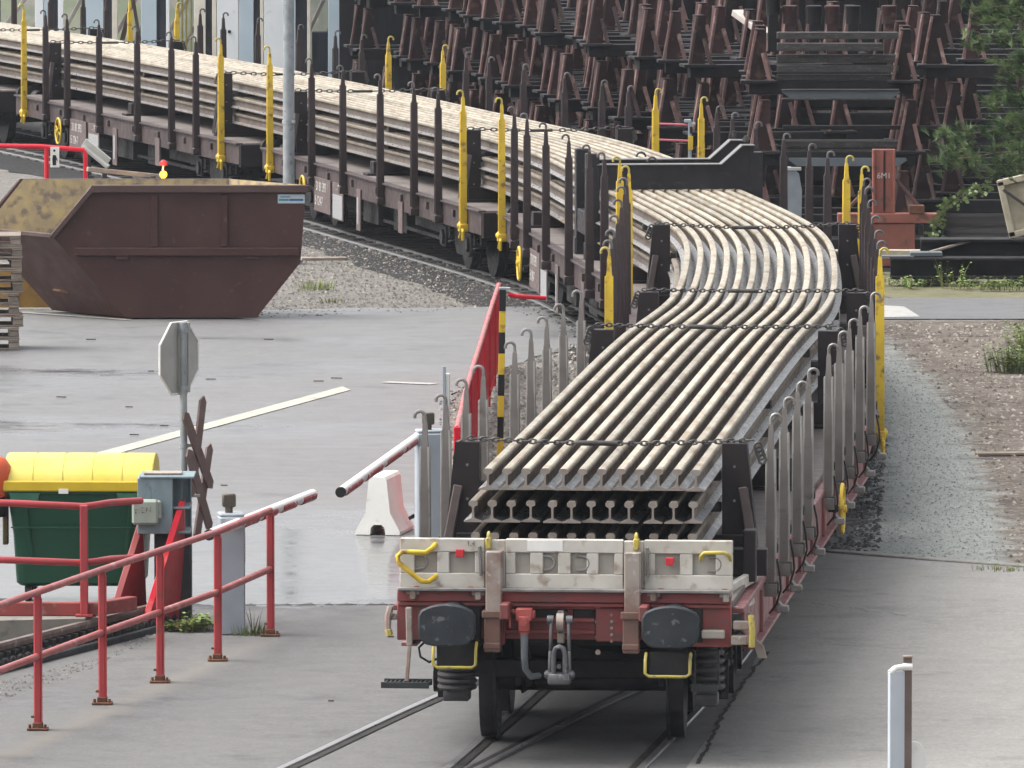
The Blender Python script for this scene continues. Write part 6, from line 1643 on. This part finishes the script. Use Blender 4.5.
# ------------------------------------------------------------------ weeds and grass tufts
def tuft(name, x, D, h, w, n, seed, label, cat, leafy=False, dry=.2, group=None, flower=False):
    rd = random.Random(seed); b, c = MB(), MB()
    for k in range(n):
        a = rd.uniform(0, 6.28); r = w * rd.random() ** .7
        p = Vector((r*math.cos(a), r*math.sin(a)*.7, 0)); hh = h * rd.uniform(.5, 1.05)
        ln = Vector((math.cos(a)*hh*rd.uniform(.1, .55), math.sin(a)*hh*.3, hh))
        sd_ = Vector((-math.sin(a + rd.uniform(-1, 1)), math.cos(a), 0)) * (.0035 + .0025*rd.random())
        q1 = p + ln*.55 + Vector((0, 0, .08*hh)); q2 = p + ln
        tgt = c if rd.random() < dry else b
        tgt.add([tuple(p - sd_), tuple(p + sd_), tuple(q1 + sd_*.7), tuple(q1 - sd_*.7), tuple(q2)], [(0, 1, 2, 3), (3, 2, 4)])
        if leafy:
            for j in range(6):
                u = rd.uniform(.2, 1); lp = p + ln*u; la = rd.uniform(0, 6.28); s_ = rd.uniform(.025, .055)
                e1 = Vector((math.cos(la), math.sin(la), rd.uniform(-.3, .5))) * s_; e2 = Vector((-math.sin(la), math.cos(la), rd.uniform(-.4, .4))) * s_*.45
                b.add([tuple(lp), tuple(lp + e1*.5 + e2), tuple(lp + e1), tuple(lp + e1*.5 - e2)], [(0, 1, 2, 3)])
    def raw(mb, nm, mt_, par):
        me = bpy.data.meshes.new(nm); me.from_pydata(mb.v, [], mb.f); me.materials.append(mt_)
        o = bpy.data.objects.new(nm, me); COL.objects.link(o); o.parent = par; return o
    t = thing(name, label, cat, (x, D, 0), 0, group)
    nb = len(b.f); b.add(c.v, c.f)
    o = raw(b, 'leaves', M['leaf'], t); o.data.materials.append(M['drygrass'])
    for i in range(nb, len(b.f)): o.data.polygons[i].material_index = 1
    return t
tuft('grass_tuft', *g(250, 637), .11, .19, 120, 1, 'green grass tuft at the foot of the pale cabinet', 'grass tuft', dry=.15)
tuft('weed_plant', *g(199, 633), .17, .15, 46, 2, 'dry weeds with some leaves between red shield and pale cabinet', 'weed', True, .7)
tuft('weed_plant', *g(180, 634), .13, .13, 34, 12, 'low brownish weeds at the foot of the right red shield', 'weed', True, .75)
tuft('weed_stalk', *g(252, 634), .28, .05, 5, 3, 'thin dry stalks beside the pale cabinet', 'weed', dry=1.0)
tuft('grass_tuft', *g(314, 289), .16, .30, 120, 4, 'green grass tuft on the gravel right of the skip', 'grass tuft', dry=.25)
tuft('grass_tuft', *g(333, 302), .08, .25, 50, 5, 'small dry tuft at the edge of the yard asphalt', 'grass tuft', dry=.6)
tuft('shrub', *g(1014, 372), .36, .34, 170, 6, 'green low shrub at the right photo edge', 'shrub', True, .05)
tuft('shrub', *g(1045, 360), .5, .4, 320, 16, 'green low shrub just beyond the right photo edge', 'shrub', True, .05)
tuft('grass_tuft', *g(1003, 572), .06, .32, 90, 7, 'low yellowish grass at the end of the kerb', 'grass tuft', dry=.6)
wl_ = [(893, 285, .16), (907, 288, .20), (920, 286, .14), (946, 287, .50), (957, 289, .44), (968, 288, .18), (982, 290, .20), (995, 288, .12), (1007, 290, .22), (1019, 290, .18)]
for k, (px, py, h) in enumerate(wl_):
    tuft('weed_plant', *g(px, py), h, .22 if h < .4 else .07, 20 if h < .4 else 9, 50+k, 'leafy weed before the black beams, %s from the left' % ORD[k], 'weed', True, .35, 'weeds along the black beams')
# leafy bramble shoot in front of the frames
t = thing('bramble_shoot', 'arching leafy bramble shoot beside the rusty frames', 'plant', ((948-512)*131.5/F, 131.5, 0))
S = F/131.5; X = lambda px: (px-948)/S; Z = lambda py: CAMH-(py-HZ)/S
pts = [(X(925), 0, 0), (X(930), 0, Z(238)), (X(938), -.02, Z(222)), (X(946), -.05, Z(205)), (X(960), -.05, Z(194)), (X(976), -.05, Z(187)), (X(990), -.05, Z(184))]
b = MB(); b.tube(pts, [.012, .012, .011, .010, .008, .006, .003], 5); b.build('stem', M['bark'], t, 60)
rd = random.Random(9); b = MB()
for k in range(190):
    u = 1 + rd.random()*5; i0 = min(5, int(u)); p = Vector(pts[i0]).lerp(Vector(pts[min(6, i0+1)]), u - i0) + Vector((rd.gauss(0, .045), rd.gauss(0, .05), rd.gauss(-.01, .045)))
    la = rd.uniform(0, 6.28); s_ = rd.uniform(.05, .095)
    e1 = Vector((math.cos(la), .4*math.sin(la), rd.uniform(-.8, .4))).normalized()*s_; e2 = e1.cross(Vector((rd.uniform(-.3, .3), 1, .2))).normalized()*s_*.35
    b.add([tuple(p), tuple(p + e1*.5 + e2), tuple(p + e1), tuple(p + e1*.5 - e2)], [(0, 1, 2, 3)])
me = bpy.data.meshes.new('leaves'); me.from_pydata(b.v, [], b.f); me.materials.append(mat('bright bramble leaf', (.10, .17, .05), (.22, .27, .11), 9, rough=.5)); o = bpy.data.objects.new('leaves', me); COL.objects.link(o); o.parent = t
# plank on the earth, right
b = MB(); b.bar((*g(978, 456), .015), (*g(1040, 455), .015), .16, .035); tag(b.build('plank', M['palletwood']), 'weathered plank half buried in the brown earth', 'plank')
b = MB(); b.bar((*g(300, 258.5), .0), (*g(346, 258), .0), .2, .05); tag(b.build('plank', M['palletwood']), 'weathered plank lying on the gravel right of the skip', 'plank')
# twigs and litter on the yard asphalt
lt = MB(); rd = random.Random(77)
for (px, py) in ((150, 372), (210, 380), (128, 408), (163, 427), (133, 436), (318, 382), (336, 379), (268, 340), (90, 340), (223, 487), (60, 398), (390, 640), (330, 705)):
    x, D = g(px, py); a = rd.uniform(-.3, .3); l = rd.uniform(.02, .07)
    lt.bar((x - l, D - a*l, .012), (x + l, D + a*l, .012), .015, .012)
tag(lt.build('litter', M['bark']), 'twigs and small litter scattered on the asphalt', None, None, 'stuff')

# ------------------------------------------------------------------ thin damp air over the yard
hm = bpy.data.materials.new('damp air'); hm.use_nodes = True
hn = hm.node_tree
for n in list(hn.nodes):
    if n.type != 'OUTPUT_MATERIAL': hn.nodes.remove(n)
pv = hn.nodes.new('ShaderNodeVolumePrincipled')
pv.inputs['Color'].default_value = (.80, .86, .95, 1); pv.inputs['Density'].default_value = .00013; pv.inputs['Anisotropy'].default_value = .2
hn.links.new(pv.outputs[0], [n for n in hn.nodes if n.type == 'OUTPUT_MATERIAL'][0].inputs['Volume'])
b = MB(); b.box((0, 1235, 5.25), (1840, 2560, 12.9), ch=0.0)
hz_ = b.build('haze', hm); tag(hz_, 'thin pale haze in the damp air over the yard', None, None, 'stuff')
